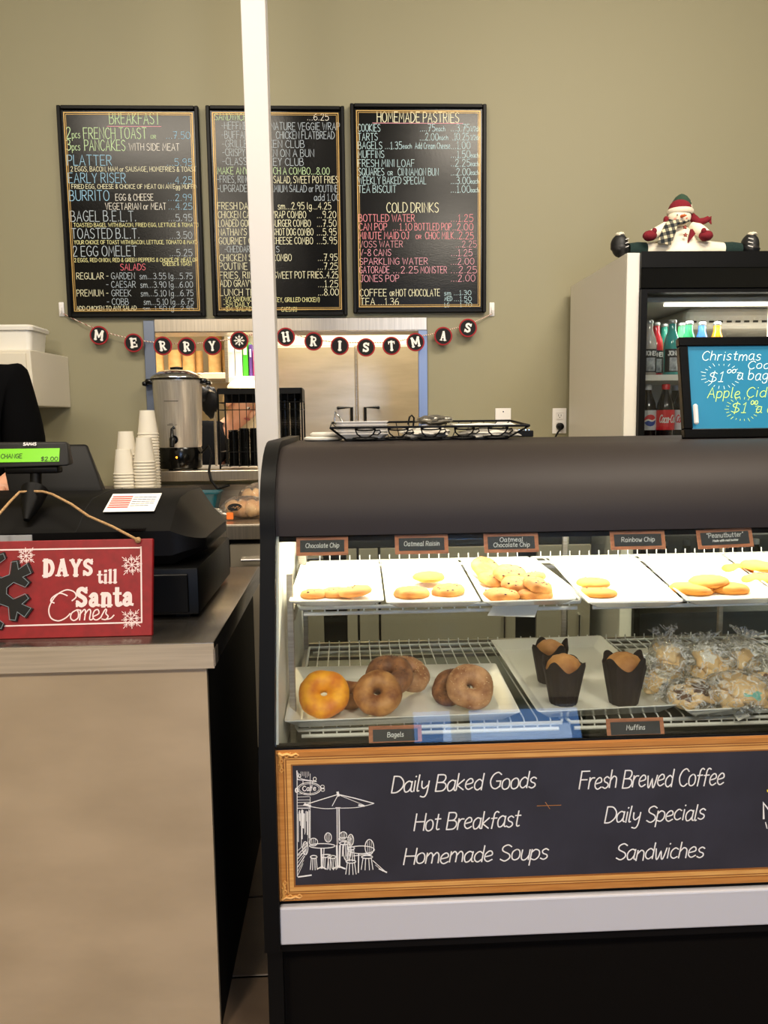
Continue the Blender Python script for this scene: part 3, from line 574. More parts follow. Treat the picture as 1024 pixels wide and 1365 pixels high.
for x in (fx(362), fx(576)): B('rear_foot', (x-.02, 5.1, 0), (x+.02, 5.14, .12), blackm, rf)
# ------------------------------------------------------------------ people
skin = mat('skin', (222, 168, 138), .5, c2=(212, 156, 126), nscale=20)
def grow(J, E_, name, m, parent, sub=2, smooth=True, root=None):
    me = bpy.data.meshes.new('t'); idx = {k: i for i, k in enumerate(J)}; off = Vector((0, 0, 0)); q = parent
    while q is not None: off += q.location; q = q.parent
    me.from_pydata([Vector(J[k][0])-off for k in J], [(idx[a], idx[b]) for a, b in E_], [])
    o = bpy.data.objects.new('t', me); COL.objects.link(o)
    sk = o.modifiers.new('s', 'SKIN'); sk.use_smooth_shade = True
    lay = me.skin_vertices[0].data
    for k in J: r = J[k][1]; lay[idx[k]].radius = r if isinstance(r, tuple) else (r, r)
    lay[idx[root or next(iter(J))]].use_root = True
    ss = o.modifiers.new('u', 'SUBSURF'); ss.levels = sub; ss.render_levels = sub
    dg = bpy.context.evaluated_depsgraph_get(); nm = bpy.data.meshes.new_from_object(o.evaluated_get(dg))
    bpy.data.objects.remove(o); nm.name = name; nm.materials.clear(); nm.materials.append(m)
    nm.polygons.foreach_set('use_smooth', [True]*len(nm.polygons))
    r = bpy.data.objects.new(name, nm); COL.objects.link(r)
    if parent is not None: r.parent = parent
    return r
def person(label, base, J, hands, faced, shirt, trou, hairm, cap=None):
    """J joints in world space: pelvis chest neck headc sL eL wL sR eR wR hL kL aL tL hR kR aR tR"""
    P = {k: Vector(v) for k, v in J.items()}
    t = thing('person', label, 'person', base)
    fd = Vector(faced).normalized()
    up = (P['headc']-P['neck']).normalized()
    S = {'pelvis': (P['pelvis'], (.15, .10)), 'waist': (P['pelvis'].lerp(P['chest'], .45), (.135, .095)), 'chest': (P['chest'], (.145, .085)), 'neck': (P['neck'], .05),
         'jaw': (P['headc']-up*.055+fd*.015, (.058, .062)), 'headc': (P['headc']+up*.02, (.078, .092)), 'headt': (P['headc']+up*.085, (.055, .065))}
    E_ = [('pelvis', 'waist'), ('waist', 'chest'), ('chest', 'neck'), ('neck', 'jaw'), ('jaw', 'headc'), ('headc', 'headt')]
    for s in 'LR':
        S['s'+s] = (P['s'+s], .058); S['e'+s] = (P['e'+s], .040); S['w'+s] = (P['w'+s], .026); S['h'+s] = (P['h'+s], .085); S['k'+s] = (P['k'+s], .055); S['a'+s] = (P['a'+s], .038); S['t'+s] = (P['t'+s], .03)
        E_ += [('chest', 's'+s), ('s'+s, 'e'+s), ('e'+s, 'w'+s), ('pelvis', 'h'+s), ('h'+s, 'k'+s), ('k'+s, 'a'+s), ('a'+s, 't'+s)]
        # palm and five fingers
        w = P['w'+s]; hd, hn = (Vector(v).normalized() for v in hands[s]); sd = hd.cross(hn).normalized()*(1 if s == 'L' else -1)
        pc = w+hd*.045; S['p'+s] = (pc, (.03, .016)); E_.append(('w'+s, 'p'+s))
        for i, (o_, L) in enumerate(((.028, .062), (.010, .072), (-.009, .068), (-.027, .055))):
            a = pc+sd*o_+hd*.035; S[f'f{s}{i}a'] = (a, .0095); b = a+hd*L*.5-hn*.006; S[f'f{s}{i}b'] = (b, .0085); c = b+hd*L*.35-hn*.025; S[f'f{s}{i}c'] = (c, .007)
            E_ += [('p'+s, f'f{s}{i}a'), (f'f{s}{i}a', f'f{s}{i}b'), (f'f{s}{i}b', f'f{s}{i}c')]
        a = pc+sd*.032-hd*.012-hn*.006; b = a+sd*.025+hd*.028-hn*.008; S[f'th{s}'] = (a, .011); S[f'ti{s}'] = (b, .009); S[f'tt{s}'] = (b+hd*.024, .0075)
        E_ += [('p'+s, f'th{s}'), (f'th{s}', f'ti{s}'), (f'ti{s}', f'tt{s}')]
    grow(S, E_, 'body', skin, t, 1)
    def gr(k, d):
        p, r = S[k]; return (p, tuple(x+d for x in r) if isinstance(r, tuple) else r+d)
    T = {k: gr(k, .018) for k in ('chest', 'waist', 'pelvis')}; T['chest'] = (P['chest'], (.19, .15)); T['waist'] = (S['waist'][0], (.165, .125)); T['hem'] = (P['pelvis']-Vector((0, 0, .08)), (.16, .12)); T['neckb'] = (P['chest'].lerp(P['neck'], .8), .085); TE = [('pelvis', 'waist'), ('waist', 'chest'), ('chest', 'neckb'), ('pelvis', 'hem')]
    for s in 'LR': T['s'+s] = (P['s'+s], .084); T['m'+s] = (P['s'+s].lerp(P['e'+s], 1.0), .062); TE += [('chest', 's'+s), ('s'+s, 'm'+s)]
    grow(T, TE, 'shirt', shirt, t, 2, root='pelvis')
    Q = {'p': (P['pelvis']-Vector((0, 0, .02)), (.155, .11))}; QE = []
    for s in 'LR': Q['h'+s] = (P['h'+s], .10); Q['k'+s] = (P['k'+s], .07); Q['a'+s] = (P['a'+s]+Vector((0, 0, .02)), .058); QE += [('p', 'h'+s), ('h'+s, 'k'+s), ('k'+s, 'a'+s)]
    grow(Q, QE, 'trousers', trou, t, 2)
    for s in 'LR':
        a, b = P['a'+s], P['t'+s]; d = (b-a); d.z = 0; d.normalize(); sdv = Vector((-d.y, d.x, 0)); z0 = base[2]; m = MB(); c = Vector((a.x, a.y, z0))
        rings = []
        for z, g_ in ((0, 1), (.02, 1.02), (.05, .9), (.085, .6)):
            L = 12; rings.append([c+d*(.055+.12*g_*cos(2*pi*i/L)*(1 if z < .06 else .55)-(0 if z < .06 else .06))+sdv*.045*g_*sin(2*pi*i/L)+Vector((0, 0, z)) for i in range(L)])
        loft(rings).build('shoe', black, t, 50)
    hc = P['headc']+up*.02; sdv = up.cross(fd).normalized()
    M3 = Matrix((sdv, fd, up)).transposed().to_4x4()
    def put(loc): M = M3.copy(); M.translation = hc+sdv*loc[0]+fd*loc[1]+up*loc[2]; return M
    for sx in (-1, 1):
        m = MB(); m.M = put((sx*.031, .078, -.005)); m.blob((0, 0, 0), (.011, .006, .006), 12, 8); e = m.build('eye', mat('eye_white', (235, 232, 226), .3), t, 60)
        m = MB(); m.M = put((sx*.031, .0815, -.005)); m.blob((0, 0, 0), (.0055, .004, .0055), 10, 6); m.build('iris', mat('iris', (50, 34, 24), .2), e, 60)
        m = MB(); m.M = put((sx*.082, -.005, -.012)); m.blob((0, 0, 0), (.010, .018, .030), 10, 8); m.build('ear', skin, t, 60)
        m = MB(); m.M = put((sx*.032, .086, .017)); m.blob((0, 0, 0), (.017, .004, .0035), 10, 6); m.build('eyebrow', hairm, t, 60)
    m = MB(); m.M = put((0, .092, -.028)); m.blob((0, 0, 0), (.013, .017, .022), 10, 8); m.build('nose', skin, t, 60)
    m = MB(); m.M = put((0, .078, -.062)); m.blob((0, 0, 0), (.024, .006, .007), 12, 6); m.build('mouth', mat('lips', (176, 96, 88), .4), t, 60)
    m = MB(); m.M = put((0, -.018, .02)); m.blob((0, 0, 0), (.090, .100, .098), 24, 16, .05, 6, 2, lambda q, d: q if (d.z > -.1 or d.y < .1) and not (d.y > .55 and d.z < .35) else q*.72); m.build('hair', hairm, t, 60)
    if cap:
        m = MB(); m.M = put((0, -.01, .055)); m.blob((0, 0, 0), (.098, .110, .075), 24, 12, .03, 4, 3, lambda q, d: Vector((q.x, q.y, max(q.z, -.01)))); m.build('cap', cap, t, 60)
    return t
bx, by = -1.155, 2.42
tee = mat('black_shirt_cloth', (7, 7, 8), .95, spec=.05)
person('cashier in a black shirt behind the till at the left edge, reaching down to it', (bx, by, 0),
 dict(pelvis=(bx, by, .96), chest=(bx, by-.02, 1.33), neck=(bx, by-.02, 1.49), headc=(bx, by-.05, 1.62), sL=(bx+.175, by, 1.438), eL=(bx+.215, by-.03, 1.19), wL=(bx+.24, by-.26, 1.165),
  sR=(bx-.175, by, 1.435), eR=(bx-.23, by, 1.18), wR=(bx-.17, by-.22, 1.14), hL=(bx+.09, by, .90), kL=(bx+.10, by-.02, .5), aL=(bx+.10, by, .09), tL=(bx+.11, by-.12, .04),
  hR=(bx-.09, by, .90), kR=(bx-.10, by-.02, .5), aR=(bx-.10, by, .09), tR=(bx-.11, by-.12, .04)),
 {'L': ((.25, -1, -.1), (0, -.1, 1)), 'R': ((.2, -1, -.15), (0, -.1, 1))}, (0, -1, -.35), tee, mat('dark_denim', (28, 30, 38), .9), mat('brown_hair', (60, 40, 28), .7))
bx, by = -.74, 4.08
person('kitchen worker in a black shirt and cream cap bending over, seen through the wire rack', (bx, by, 0),
 dict(pelvis=(bx-.02, by, .90), chest=(bx+.06, by, 1.17), neck=(bx+.15, by-.02, 1.30), headc=(bx+.215, by-.04, 1.40), sL=(bx+.10, by+.17, 1.25), eL=(bx+.2, by+.2, 1.02), wL=(bx+.36, by+.1, 1.06),
  sR=(bx+.07, by-.16, 1.265), eR=(bx+.06, by-.24, 1.03), wR=(bx+.22, by-.26, 1.10), hL=(bx-.02, by+.09, .86), kL=(bx+.02, by+.10, .48), aL=(bx-.02, by+.10, .09), tL=(bx+.1, by+.11, .04),
  hR=(bx-.02, by-.09, .86), kR=(bx+.02, by-.10, .48), aR=(bx-.02, by-.10, .09), tR=(bx+.1, by-.11, .04)),
 {'L': ((1, -.1, 0), (0, 0, 1)), 'R': ((1, .1, 0), (0, 0, 1))}, (.75, -.65, -.35), tee, mat('dark_denim', (28, 30, 38), .9), mat('blond_hair', (196, 160, 110), .7), mat('cream_cap', (226, 206, 172), .8))

# ------------------------------------------------------------------ coffee urn on the ledge
UX, UY, UZ = at(240, 600, 3.405).x, 3.405, 1.128
ur = thing('coffee_urn', 'large brushed steel coffee urn with black base and spigot on the ledge', 'coffee urn', (UX, UY, UZ))
bs = mat('urn_steel', (224, 218, 208), .32, .65, c2=(208, 200, 188), nscale=5, stretch=(40, 40, 1), rvar=.05)
MB().lathe([(.086, UZ+.006), (.09, UZ+.012), (.092, UZ+.085), (.088, UZ+.095)], 40, (UX, UY, 0)).build('base', blackg, ur, 50)
for a in (0, 2.1, 4.2): MB().lathe([(.01, UZ), (.01, UZ+.007)], 10, (UX+.06*cos(a), UY+.06*sin(a), 0)).build('foot', black, ur)
MB().lathe([(.088, UZ+.095), (.0915, UZ+.10), (.101, UZ+.362), (.104, UZ+.366), (.104, UZ+.374)], 48, (UX, UY, 0)).build('tank', bs, ur, 50)
MB().lathe([(.105, UZ+.372), (.110, UZ+.375), (.110, UZ+.379), (.10, UZ+.381)], 48, (UX, UY, 0)).build('rim', blackg, ur, 50)
MB().lathe([(.1085, UZ+.380), (.1085, UZ+.384), (.096, UZ+.396), (.072, UZ+.410), (.04, UZ+.416), (.012, UZ+.417)], 40, (UX, UY, 0)).build('lid', chrome, ur, 50)
MB().lathe([(.01, UZ+.414), (.026, UZ+.418), (.028, UZ+.426), (.01, UZ+.43)], 20, (UX, UY, 0)).build('lid_knob', blackg, ur, 50)
for s in (-1, 1):
    m = MB(); m.box((UX+s*.095, UY-.028, UZ+.356), (UX+s*.128, UY+.028, UZ+.380), .008, 3); m.box((UX+s*.12, UY-.024, UZ+.350), (UX+s*.142, UY+.024, UZ+.370), .008, 3); m.build('handle', blackg, ur, 50)
m = MB(); m.lathe([(.018, UY-.097), (.018, UY-.088)], 14, (UX-.004, 0, UZ+.128), 'Y'); m.tube([(UX-.004, UY-.09, UZ+.128), (UX-.004, UY-.125, UZ+.128), (UX-.004, UY-.132, UZ+.10)], [.011, .011, .010], 10)
sp_ = m.build('spigot', blackg, ur, 50)
MB().tube([(UX-.004, UY-.125, UZ+.135), (UX-.004, UY-.122, UZ+.172), (UX+.006, UY-.118, UZ+.178)], [.008, .006, .008], 8).build('lever', blackg, sp_, 50)
MB().lathe([(.004, UY-.0915), (.002, UY-.0935), (0, UY-.094)], 10, (UX+.004, 0, UZ+.055), 'Y').build('pilot_light', mat('orange_lamp', (255, 130, 30), .4, emit=6), ur)
pl = Plane((UX, UY-.0985, UZ), (1, 0, 0), (0, 0, 1)); m = MB()
ribbon(m, pl, [(-.036, .285), (.02, .285)], .0022, 0); ribbon(m, pl, [(-.028, .188), (.012, .188)], .0015, -.004); ribbon(m, pl, [(-.020, .193), (.004, .193)], .0015, -.004); m.build('marking', black, ur)
tag(MB().tube([(UX+.094, UY-.02, UZ+.07), (UX+.125, UY-.03, UZ+.10), (UX+.14, UY-.05, UZ+.06), (UX+.135, UY-.09, UZ+.006), (UX+.137, UY-.112, UZ-.0), (UX+.145, UY-.116, UZ-.04), (UX+.17, UY-.116, UZ-.075), (UX+.22, UY-.116, UZ-.06)], .005, 8).build('urn_cord', black, None, 60), 'black cord hanging from the coffee urn over the ledge edge', 'cord')
t = thing('red_lid_jar', 'small jar with a red lid on the ledge left of the coffee urn', 'jar', (at(211, 610, 3.45).x, 3.45, UZ))
jx = t.location.x; MB().lathe([(.012, UZ), (.014, UZ+.004), (.014, UZ+.022)], 16, (jx, 3.45, 0)).build('jar_body', white, t, 50); MB().lathe([(.015, UZ+.022), (.015, UZ+.04), (.012, UZ+.042)], 16, (jx, 3.45, 0)).build('lid', redp, t, 50)

# ------------------------------------------------------------------ paper cups on the back counter
cupm = mat('paper_cup', (234, 226, 208), .7)
def cup_proto():
    m = MB(); H = .094
    m.lathe([(.0385, 0), (.0405, .001), (.0412, .003), (.0405, .0055), (.0385, .006), (.0285, H-.006), (.028, H)], 28, (0, 0, 0), cap=False)
    m.lathe([(.0275, H), (.0270, H-.003), (.001, H-.003)], 28, (0, 0, 0), cap=False)
    return m.build('paper_cup', cupm, None, 50)
def nth(k): return 'topmost' if k == 0 else f'{k+1}{({1: "st", 2: "nd", 3: "rd"}.get((k+1) % 10, "th") if (k+1) not in (11, 12, 13) else "th")} from the top'
cp = cup_proto(); first = True
st = [('front left', 164.5, 599, 3.02, .96), ('front right', 191.5, 583, 3.02, .96), ('back left', 167.5, 575, 3.14, .96), ('back right', 196, 547, 3.16, .96)]
for nm, px_, ytop, Y, z0 in st:
    x = at(px_, ytop, Y).x; zt_ = at(px_, ytop, Y).z; n = int(round((zt_-z0-.094)/.0115)); stp = (zt_-z0-.094)/n
    for k in range(n+1):
        o = cp if first else cp.copy()
        if not first: COL.objects.link(o)
        first = False; o.location = (x, Y, z0+k*stp)
        tag(o, f'white paper cup, {nth(n-k)} in the {nm} upside-down stack beside the urn', 'cup', f'paper cups in the {nm} stack')

# ------------------------------------------------------------------ black wire rack with lid stacks
RY0, RY1 = 3.37, 3.56; rx0 = at(292, 570, RY0).x; rx1 = at(403, 570, RY0).x; rz0, rz1 = 1.130, at(300, 519, RY0).z
rk = thing('wire_lid_rack', 'black wire rack on the ledge behind the white post, holding portion cups', 'rack', ((rx0+rx1)/2, RY0+.09, rz0))
B('top_deck', (rx0, RY0, rz1-.006), (rx1, RY1, rz1), blackm, rk, .002)
B('top_rim', (rx0, RY0-.002, rz1-.02), (rx1, RY0, rz1+.004), blackm, rk)
B('top_rim', (rx1, RY0, rz1-.05), (rx1+.002, RY1, rz1+.004), blackm, rk)
B('rear_band', (rx0, RY1-.002, rz1-.05), (rx1, RY1, rz1), blackm, rk)
for x in (rx0, rx1):
    for y in (RY0, RY1): MB().tube([(x, y, rz0), (x, y, rz1)], .004, 6).build('post', blackm, rk)
m = MB()
n = 12
for i in range(1, n):
    x = rx0+(rx1-rx0)*i/n; m.tube([(x, RY0, rz0+.01), (x, RY0, rz1-.01)], .0016, 5)
for z in (rz0+.012, rz0+.07, rz1-.055, rz1-.085): m.tube([(rx0, RY0, z), (rx1, RY0, z)], .0018, 5)
o = m.build('wire_front', blackm, rk); o['kind'] = 'stuff'
m = MB()
for z in (rz0+.012, rz0+.07, rz1-.055, rz1-.085):
    for x in (rx0, rx1): m.tube([(x, RY0, z), (x, RY1, z)], .0018, 5)
for i in range(10): x = rx0+(rx1-rx0)*i/9; m.tube([(x, RY0, rz0+.008), (x, RY1, rz0+.008)], .0016, 5)
o = m.build('wire_sides', blackm, rk); o['kind'] = 'stuff'
ldm = MB().lathe([(.023, 0), (.0245, .0008), (.0245, .0024), (.0215, .0036), (.0205, .0066), (.0, .0066)], 18, (0, 0, 0), cap=False)
ld = ldm.build('portion_cup', blackg, None, 50); first = True
for j, (px_, yt, nm) in enumerate(((311, 571, 'leftmost rack stack'), (325.5, 569, 'second rack stack'), (339.5, 570, 'rack stack left of the white post'), (379, 531, 'tall rack stack beside the white post'), (393, 528, 'tall rightmost rack stack'))):
    Y = RY0+.06; x = at(px_, yt, Y).x; zt_ = at(px_, yt, Y).z; z = rz0+.0105; k = 0; n = int((zt_-z)/.0072)
    for k in range(n+1):
        o = ld if first else ld.copy()
        if not first: COL.objects.link(o)
        first = False; o.location = (x+random.uniform(-.0008, .0008), Y, z+k*.0069)
        tag(o, f'black portion cup, {nth(n-k)} in the {nm}', 'cup', 'black portion cups, '+nm)
# black oven mitts hanging behind the urn
t = tag(MB().box((0, 0, 0), (.001, .001, .001)).build('hanging_mitt', black), 'dark cloth mitt hanging behind the coffee urn on its right', 'mitt')
bpy.data.objects.remove(t)
m = MB(); c = at(280, 538, 3.66)
m.blob(c, (.038, .02, .07), 16, 12, .25, 2.4, 4); m.blob(c+Vector((-.03, -.008, .035)), (.03, .02, .035), 12, 10, .2, 3, 5)
mt = tag(m.build('oven_mitt', black, None, 60), 'bunched black oven mitt standing between the urn and the wire rack', 'mitt')
mt.location.z = 1.128+.001
# place the mitt on a steel post of the ledge, so it hangs
mt.location.z = c.z-.07
tag(MB().tube([(c.x+.02, c.y, 1.128), (c.x+.02, c.y, c.z+.05), (c.x-.0, c.y-.02, c.z+.06)], .006, 8).build('mitt_stand', steel, None, 50), 'thin steel hook stand on the ledge behind the black mitt', 'stand')

# ------------------------------------------------------------------ teal tub and bread bags on the back counter
teal = mat('teal_plastic', (12, 76, 88), .3)
tx = at(266, 660, 3.2).x; ty = 3.2; t = thing('teal_container', 'teal plastic container with a cardboard sheet in it on the back counter', 'container', (tx, ty, .96))
m = loft([ring(.062, .05, .96, .012, (tx, ty)), ring(.082, .065, 1.045, .014, (tx, ty)), ring(.088, .071, 1.045, .015, (tx, ty)), ring(.088, .071, 1.051, .015, (tx, ty)), ring(.080, .063, 1.051, .013, (tx, ty)), ring(.060, .048, .964, .01, (tx, ty))])
m.build('tub', teal, t, 40)
m = MB().box((tx-.07, ty-.05, 1.03), (tx+.07, ty+.055, 1.036), .002); m.build('cardboard', kraft, t)
filmm = glass('plastic_film', (.97, .97, .96), .9, 1.5, .08, .1)
bread = mat('bread_crust', (196, 140, 82), .75, c2=(226, 188, 134), nscale=22, bump=.3, bscale=60)
def wrinkled(c, r, seed, amp=.3, rot=0, nu=40, nv=26):
    m = MB(); m.M = Matrix.Translation(c) @ Matrix.Rotation(rot, 4, 'Z')
    m.blob((0, 0, 0), r, nu, nv, amp, 3.2, seed, lambda q, d: q*(1+.10*noise.noise(d*9+Vector((seed, 0, 3))))); return m
def breadbag(cx_, cy_, cz_, rx_, rz_, seed, label, deco):
    t = thing('bread_bag', label, 'bread', (cx_, cy_, cz_), 'bagged bread on the back counter')
    for k in range(4):
        m = MB(); m.blob((cx_-rx_*.55+k*rx_*.42, cy_+(k % 2)*.012, cz_+rz_*.86), (rx_*.36, .048, rz_*.80), 16, 12, .12, 2, seed+k); m.build('bread_bun', bread, t, 60)
    m = wrinkled((cx_+.005, cy_, cz_+rz_*1.0), (rx_*1.12, .062, rz_*1.0), seed, .10); m.build('plastic_bag', filmm, t, 60)
    m = MB(); c0 = Vector((cx_-rx_*1.0, cy_-.01, cz_+rz_*.6))
    m.tube([c0+Vector((.02, 0, 0)), c0, c0-Vector((.022, 0, .004)), c0-Vector((.045, .01, .012))], [.03, .012, .022, .03], 14, cap=False); m.build('bag_neck', filmm, t, 60)
    if deco:
        pl = Plane((cx_-rx_*.35, cy_-.072, cz_+rz_*1.15), (1, 0, 0), (0, .3, .95)); q = MB()
        for k in range(5): ribbon(q, pl, crom([(.026*cos(t)*(1-k*.12), .014*sin(t)*(1-k*.16)) for t in [.3*k+j*.62 for j in range(8+k % 3)]]), .0028, k*.0002)
        ribbon(q, pl, crom([(-.020, -.003), (-.012, .005), (-.006, -.004), (.002, .005), (.008, -.004), (.016, .004), (.022, -.002)]), .0034, .0012)
        q.build('print', black, t)
        B('orange_tag', (cx_-rx_*.72, cy_-.078, cz_+.004), (cx_-rx_*.42, cy_-.072, cz_+.03), mat('orange_tag', (236, 120, 40), .5), t, .002)
breadbag(at(327, 670, 3.03).x, 3.03, .961, .085, .042, 3, 'bagged buns with black print and an orange tag on the back counter', True)
breadbag(at(344, 650, 3.2).x, 3.2, .961, .075, .06, 9, 'second bagged loaf behind the tagged buns, beside the display case', False)
# ------------------------------------------------------------------ front service counter, left
CT, CF = .912, 1.47
fc = thing('service_counter', 'stainless steel service counter under the till, at the left front', 'counter', (-1.0, 1.8, 0))
m = MB(); m.box((-2.1, CF, CT-.049), (-.256, 2.26, CT), .003, 2); m.build('worktop', dsteel, fc, 40)
m = MB(); m.box((-2.1, CF-.0015, CT-.05), (-.2565, CF, CT-.002)); m.build('front_edge', mat('edge_steel', (214, 198, 174), .38, .45, c2=(196, 180, 156), nscale=5, stretch=(1, 1, 30)), fc)
panm = mat('panel_steel', (208, 186, 154), .42, .35, c2=(190, 169, 139), nscale=3.5, stretch=(1, 1, 2.2), rvar=.05)
B('front_panel', (-2.1, CF+.012, .015), (-.274, CF+.025, CT-.049), panm, fc)
B('side_panel', (-.290, CF+.026, .015), (-.275, 2.24, CT-.05), darkp, fc)
B('body', (-2.1, CF+.03, .03), (-.292, 2.24, CT-.052), darkp, fc)
B('corner_cap', (-.2575, CF-.003, CT-.045), (-.254, CF+.03, CT-.012), steel, fc)

# ------------------------------------------------------------------ cash drawer and till
def X(px, Y): return at(px, 700, Y).x
def Z(py, Y, px=150): return at(px, py, Y).z
dz0, dz1 = CT+.008, 1.02
cdw = thing('cash_box', 'black steel cash drawer box under the till', 'cash box', (-.7, 1.88, CT))
xr = X(260, 1.65)
m = MB(); m.box((-1.0, 1.66, dz0), (xr, 2.11, dz1), .004, 2); m.build('housing', blackm, cdw, 40)
B('drawer_front', (-.97, 1.652, dz0+.006), (xr-.02, 1.66, dz1-.012), blackm, cdw, .002)
MB().lathe([(.011, 1.646), (.011, 1.652)], 16, (-.62, 0, dz0+.06), 'Y').build('lock', chrome, cdw)
for x in (-.95, xr-.04):
    for y in (1.7, 2.07): B('foot', (x-.015, y-.015, CT), (x+.015, y+.015, dz0), black, cdw)
till = thing('cash_register', 'black electronic till with a rounded printer housing on the cash drawer', 'cash register', (-.65, 1.85, dz1))
prof = [(1.69, 1.024), (1.672, 1.045), (1.668, 1.098), (1.69, 1.108), (1.74, 1.14), (1.79, 1.157), (1.9, 1.162), (2.03, 1.16), (2.06, 1.14), (2.06, 1.03)]
cy0, cz0 = 1.86, 1.075
def sec(x, k, kz=1): return [(x, cy0+(y-cy0)*k, cz0+(z-cz0)*(kz if z > cz0 else (kz+1)/2)) for y, z in prof]
xe = -.374
m = loft([sec(-1.02, 1), sec(xe, 1), sec(-.358, .985, .70), sec(-.342, .95, .42), sec(-.326, .90, .22), sec(-.314, .82, .08), sec(-.308, .74, .02)])
m.build('housing', black, till, 28)
# seam lines and vent slot
m = MB()
for x in (X(107, 1.7),):
    for i in range(2, 7):
        a, b = prof[i], prof[i+1]; m.tube([(x, a[0], a[1]+.0003), (x, b[0], b[1]+.0003)], .0007, 4)
m.build('seam', mat('seam_black', (4, 4, 4), .8), till)
B('latch', (X(162, 1.68), 1.665, 1.099), (X(195, 1.68), 1.685, 1.104), blackg, till)
def slope_plane(px, t):    # on the sloped lid between the two lid points
    a, b = Vector((0, 1.69, 1.108)), Vector((0, 1.74, 1.14)); p = a.lerp(b, t); return p
pa = Vector((X(138, 1.7), 1.684, 1.105)); pb_ = Vector((X(204, 1.72), 1.752, 1.146))
dv = Vector((0, .05, .032)).normalized(); nv = Vector((0, -.032, .05)).normalized()
dv = Vector((0, .068, .027)).normalized(); nv = Vector((0, -.027, .068)).normalized(); o0 = Vector((X(138, 1.72), 1.722, 1.1335)); wd_ = X(206, 1.72)-X(138, 1.72)
lbm = MB(); lh = .085; q = [o0+nv*.0006, o0+nv*.0006+Vector((wd_, 0, 0)), o0+nv*.0006+Vector((wd_, 0, 0))+dv*lh, o0+nv*.0006+dv*lh]
lbm.hexa([*(p for p in q), *(p+nv*.0008 for p in q)]); lb = lbm.build('sticker', paper, till)
pl = Plane(o0+nv*.0016, (1, 0, 0), dv); m = MB()
for k in range(6): ribbon(m, pl, [(.006, .070-k*.010), (.046, .070-k*.010)], .0065, 0)
m.build('red_print', mat('red_ink', (214, 84, 74), .7), lb); m = MB()
for k in range(5):
    for j in range(5-(k == 4)): ribbon(m, pl, [(.052+j*.010, .066-k*.010), (.0595+j*.010, .066-k*.010+.0004*(j % 2))], .0030, 0)
m.build('small_print', mat('grey_ink', (90, 90, 90), .7), lb)
B('front_label', (-.82, 1.664, Z(722, 1.66, 20)), (X(40, 1.66), 1.668, Z(714, 1.66, 20)), mat('grey_label', (170, 170, 172), .5), till)
# operator screen, seen from behind
m = MB(); yb = 1.97; z0_ = 1.150; 
xl0, xr0 = X(14, yb), X(141, yb); xl1, xr1 = X(2, 2.03), X(121, 2.03)
ztp = Z(592, 2.03, 110)
m.hexa([(xl0, yb, z0_), (xr0, yb, z0_), (xr0-.01, yb+.06, z0_), (xl0+.01, yb+.06, z0_), (xl1, yb+.07, ztp), (xr1, yb+.07, ztp), (xr1-.01, yb+.10, ztp-.004), (xl1+.01, yb+.10, ztp-.004)], .008, 3)
m.build('operator_screen', mat('screen_back', (10, 9, 9), .5, spec=.2), till, 30)
# customer display on its neck
xd0, xd1 = X(-34, 1.74), at(91, 607, 1.74).x; zd0, zd1 = at(50, 624, 1.74).z, at(50, 589, 1.74).z
m = MB(); m.hexa([(xd0, 1.735, zd0), (xd1+.002, 1.735, zd0+.004), (xd1, 1.775, zd0+.006), (xd0, 1.775, zd0), (xd0, 1.755, zd1), (xd1-.006, 1.755, zd1), (xd1-.01, 1.785, zd1-.004), (xd0, 1.785, zd1)], .006, 3)
ds = m.build('customer_display', mat('display_grey', (24, 23, 22), .5, spec=.25), till, 30)
up_ = Vector((0, .02, zd1-zd0)).normalized(); pl = Plane((0, 1.735, zd0), (1, 0, 0), up_)
xs0, xs1 = at(-24, 606, 1.74).x, at(78.5, 606, 1.74).x
def pz(py): return (at(40, py, 1.745).z-zd0)/up_.z
q = [pl.P(xs0, pz(616), .0028), pl.P(xs1, pz(616), .0028), pl.P(xs1, pz(598.5), .0028), pl.P(xs0, pz(598.5), .0028)]
MB().hexa([p-pl.n*.002 for p in q]+q).build('lcd', mat('lcd_green', (104, 176, 16), .3, emit=.4), ds)
lcdk = mat('lcd_text', (30, 54, 10), .6)
m = MB(); x0_ = at(1, 606, 1.74).x; lettering(m, pl, 'CHANGE', x0_, pz(611), at(29, 606, 1.74).x-x0_, .0095, .0014, off=.0034)
x0_ = at(55, 606, 1.74).x; lettering(m, pl, '$2.00', x0_, pz(615), at(77, 606, 1.74).x-x0_, .0085, .0015, off=.0034); m.build('lcd_figures', lcdk, ds)
m = MB(); x0_ = at(29, 594, 1.74).x; lettering(m, pl, 'SAM4S', x0_, pz(594.5), at(46, 594, 1.74).x-x0_, .0062, .0017, off=.0034); m.build('logo', white, ds)
xc_ = at(42, 640, 1.73).x
m = MB(); m.box((xc_-.06, 1.742, zd0-.012), (xc_+.052, 1.775, zd0+.003), .004, 2); m.tube([(xc_, 1.758, zd0-.005), (xc_, 1.748, Z(655, 1.74))], .012, 14)
m.tube([(xc_, 1.745, Z(652, 1.74)), (xc_, 1.722, Z(668, 1.72)), (xc_, 1.69, Z(692, 1.68))], [.028, .022, .006], 16); m.build('display_neck', black, till, 50)

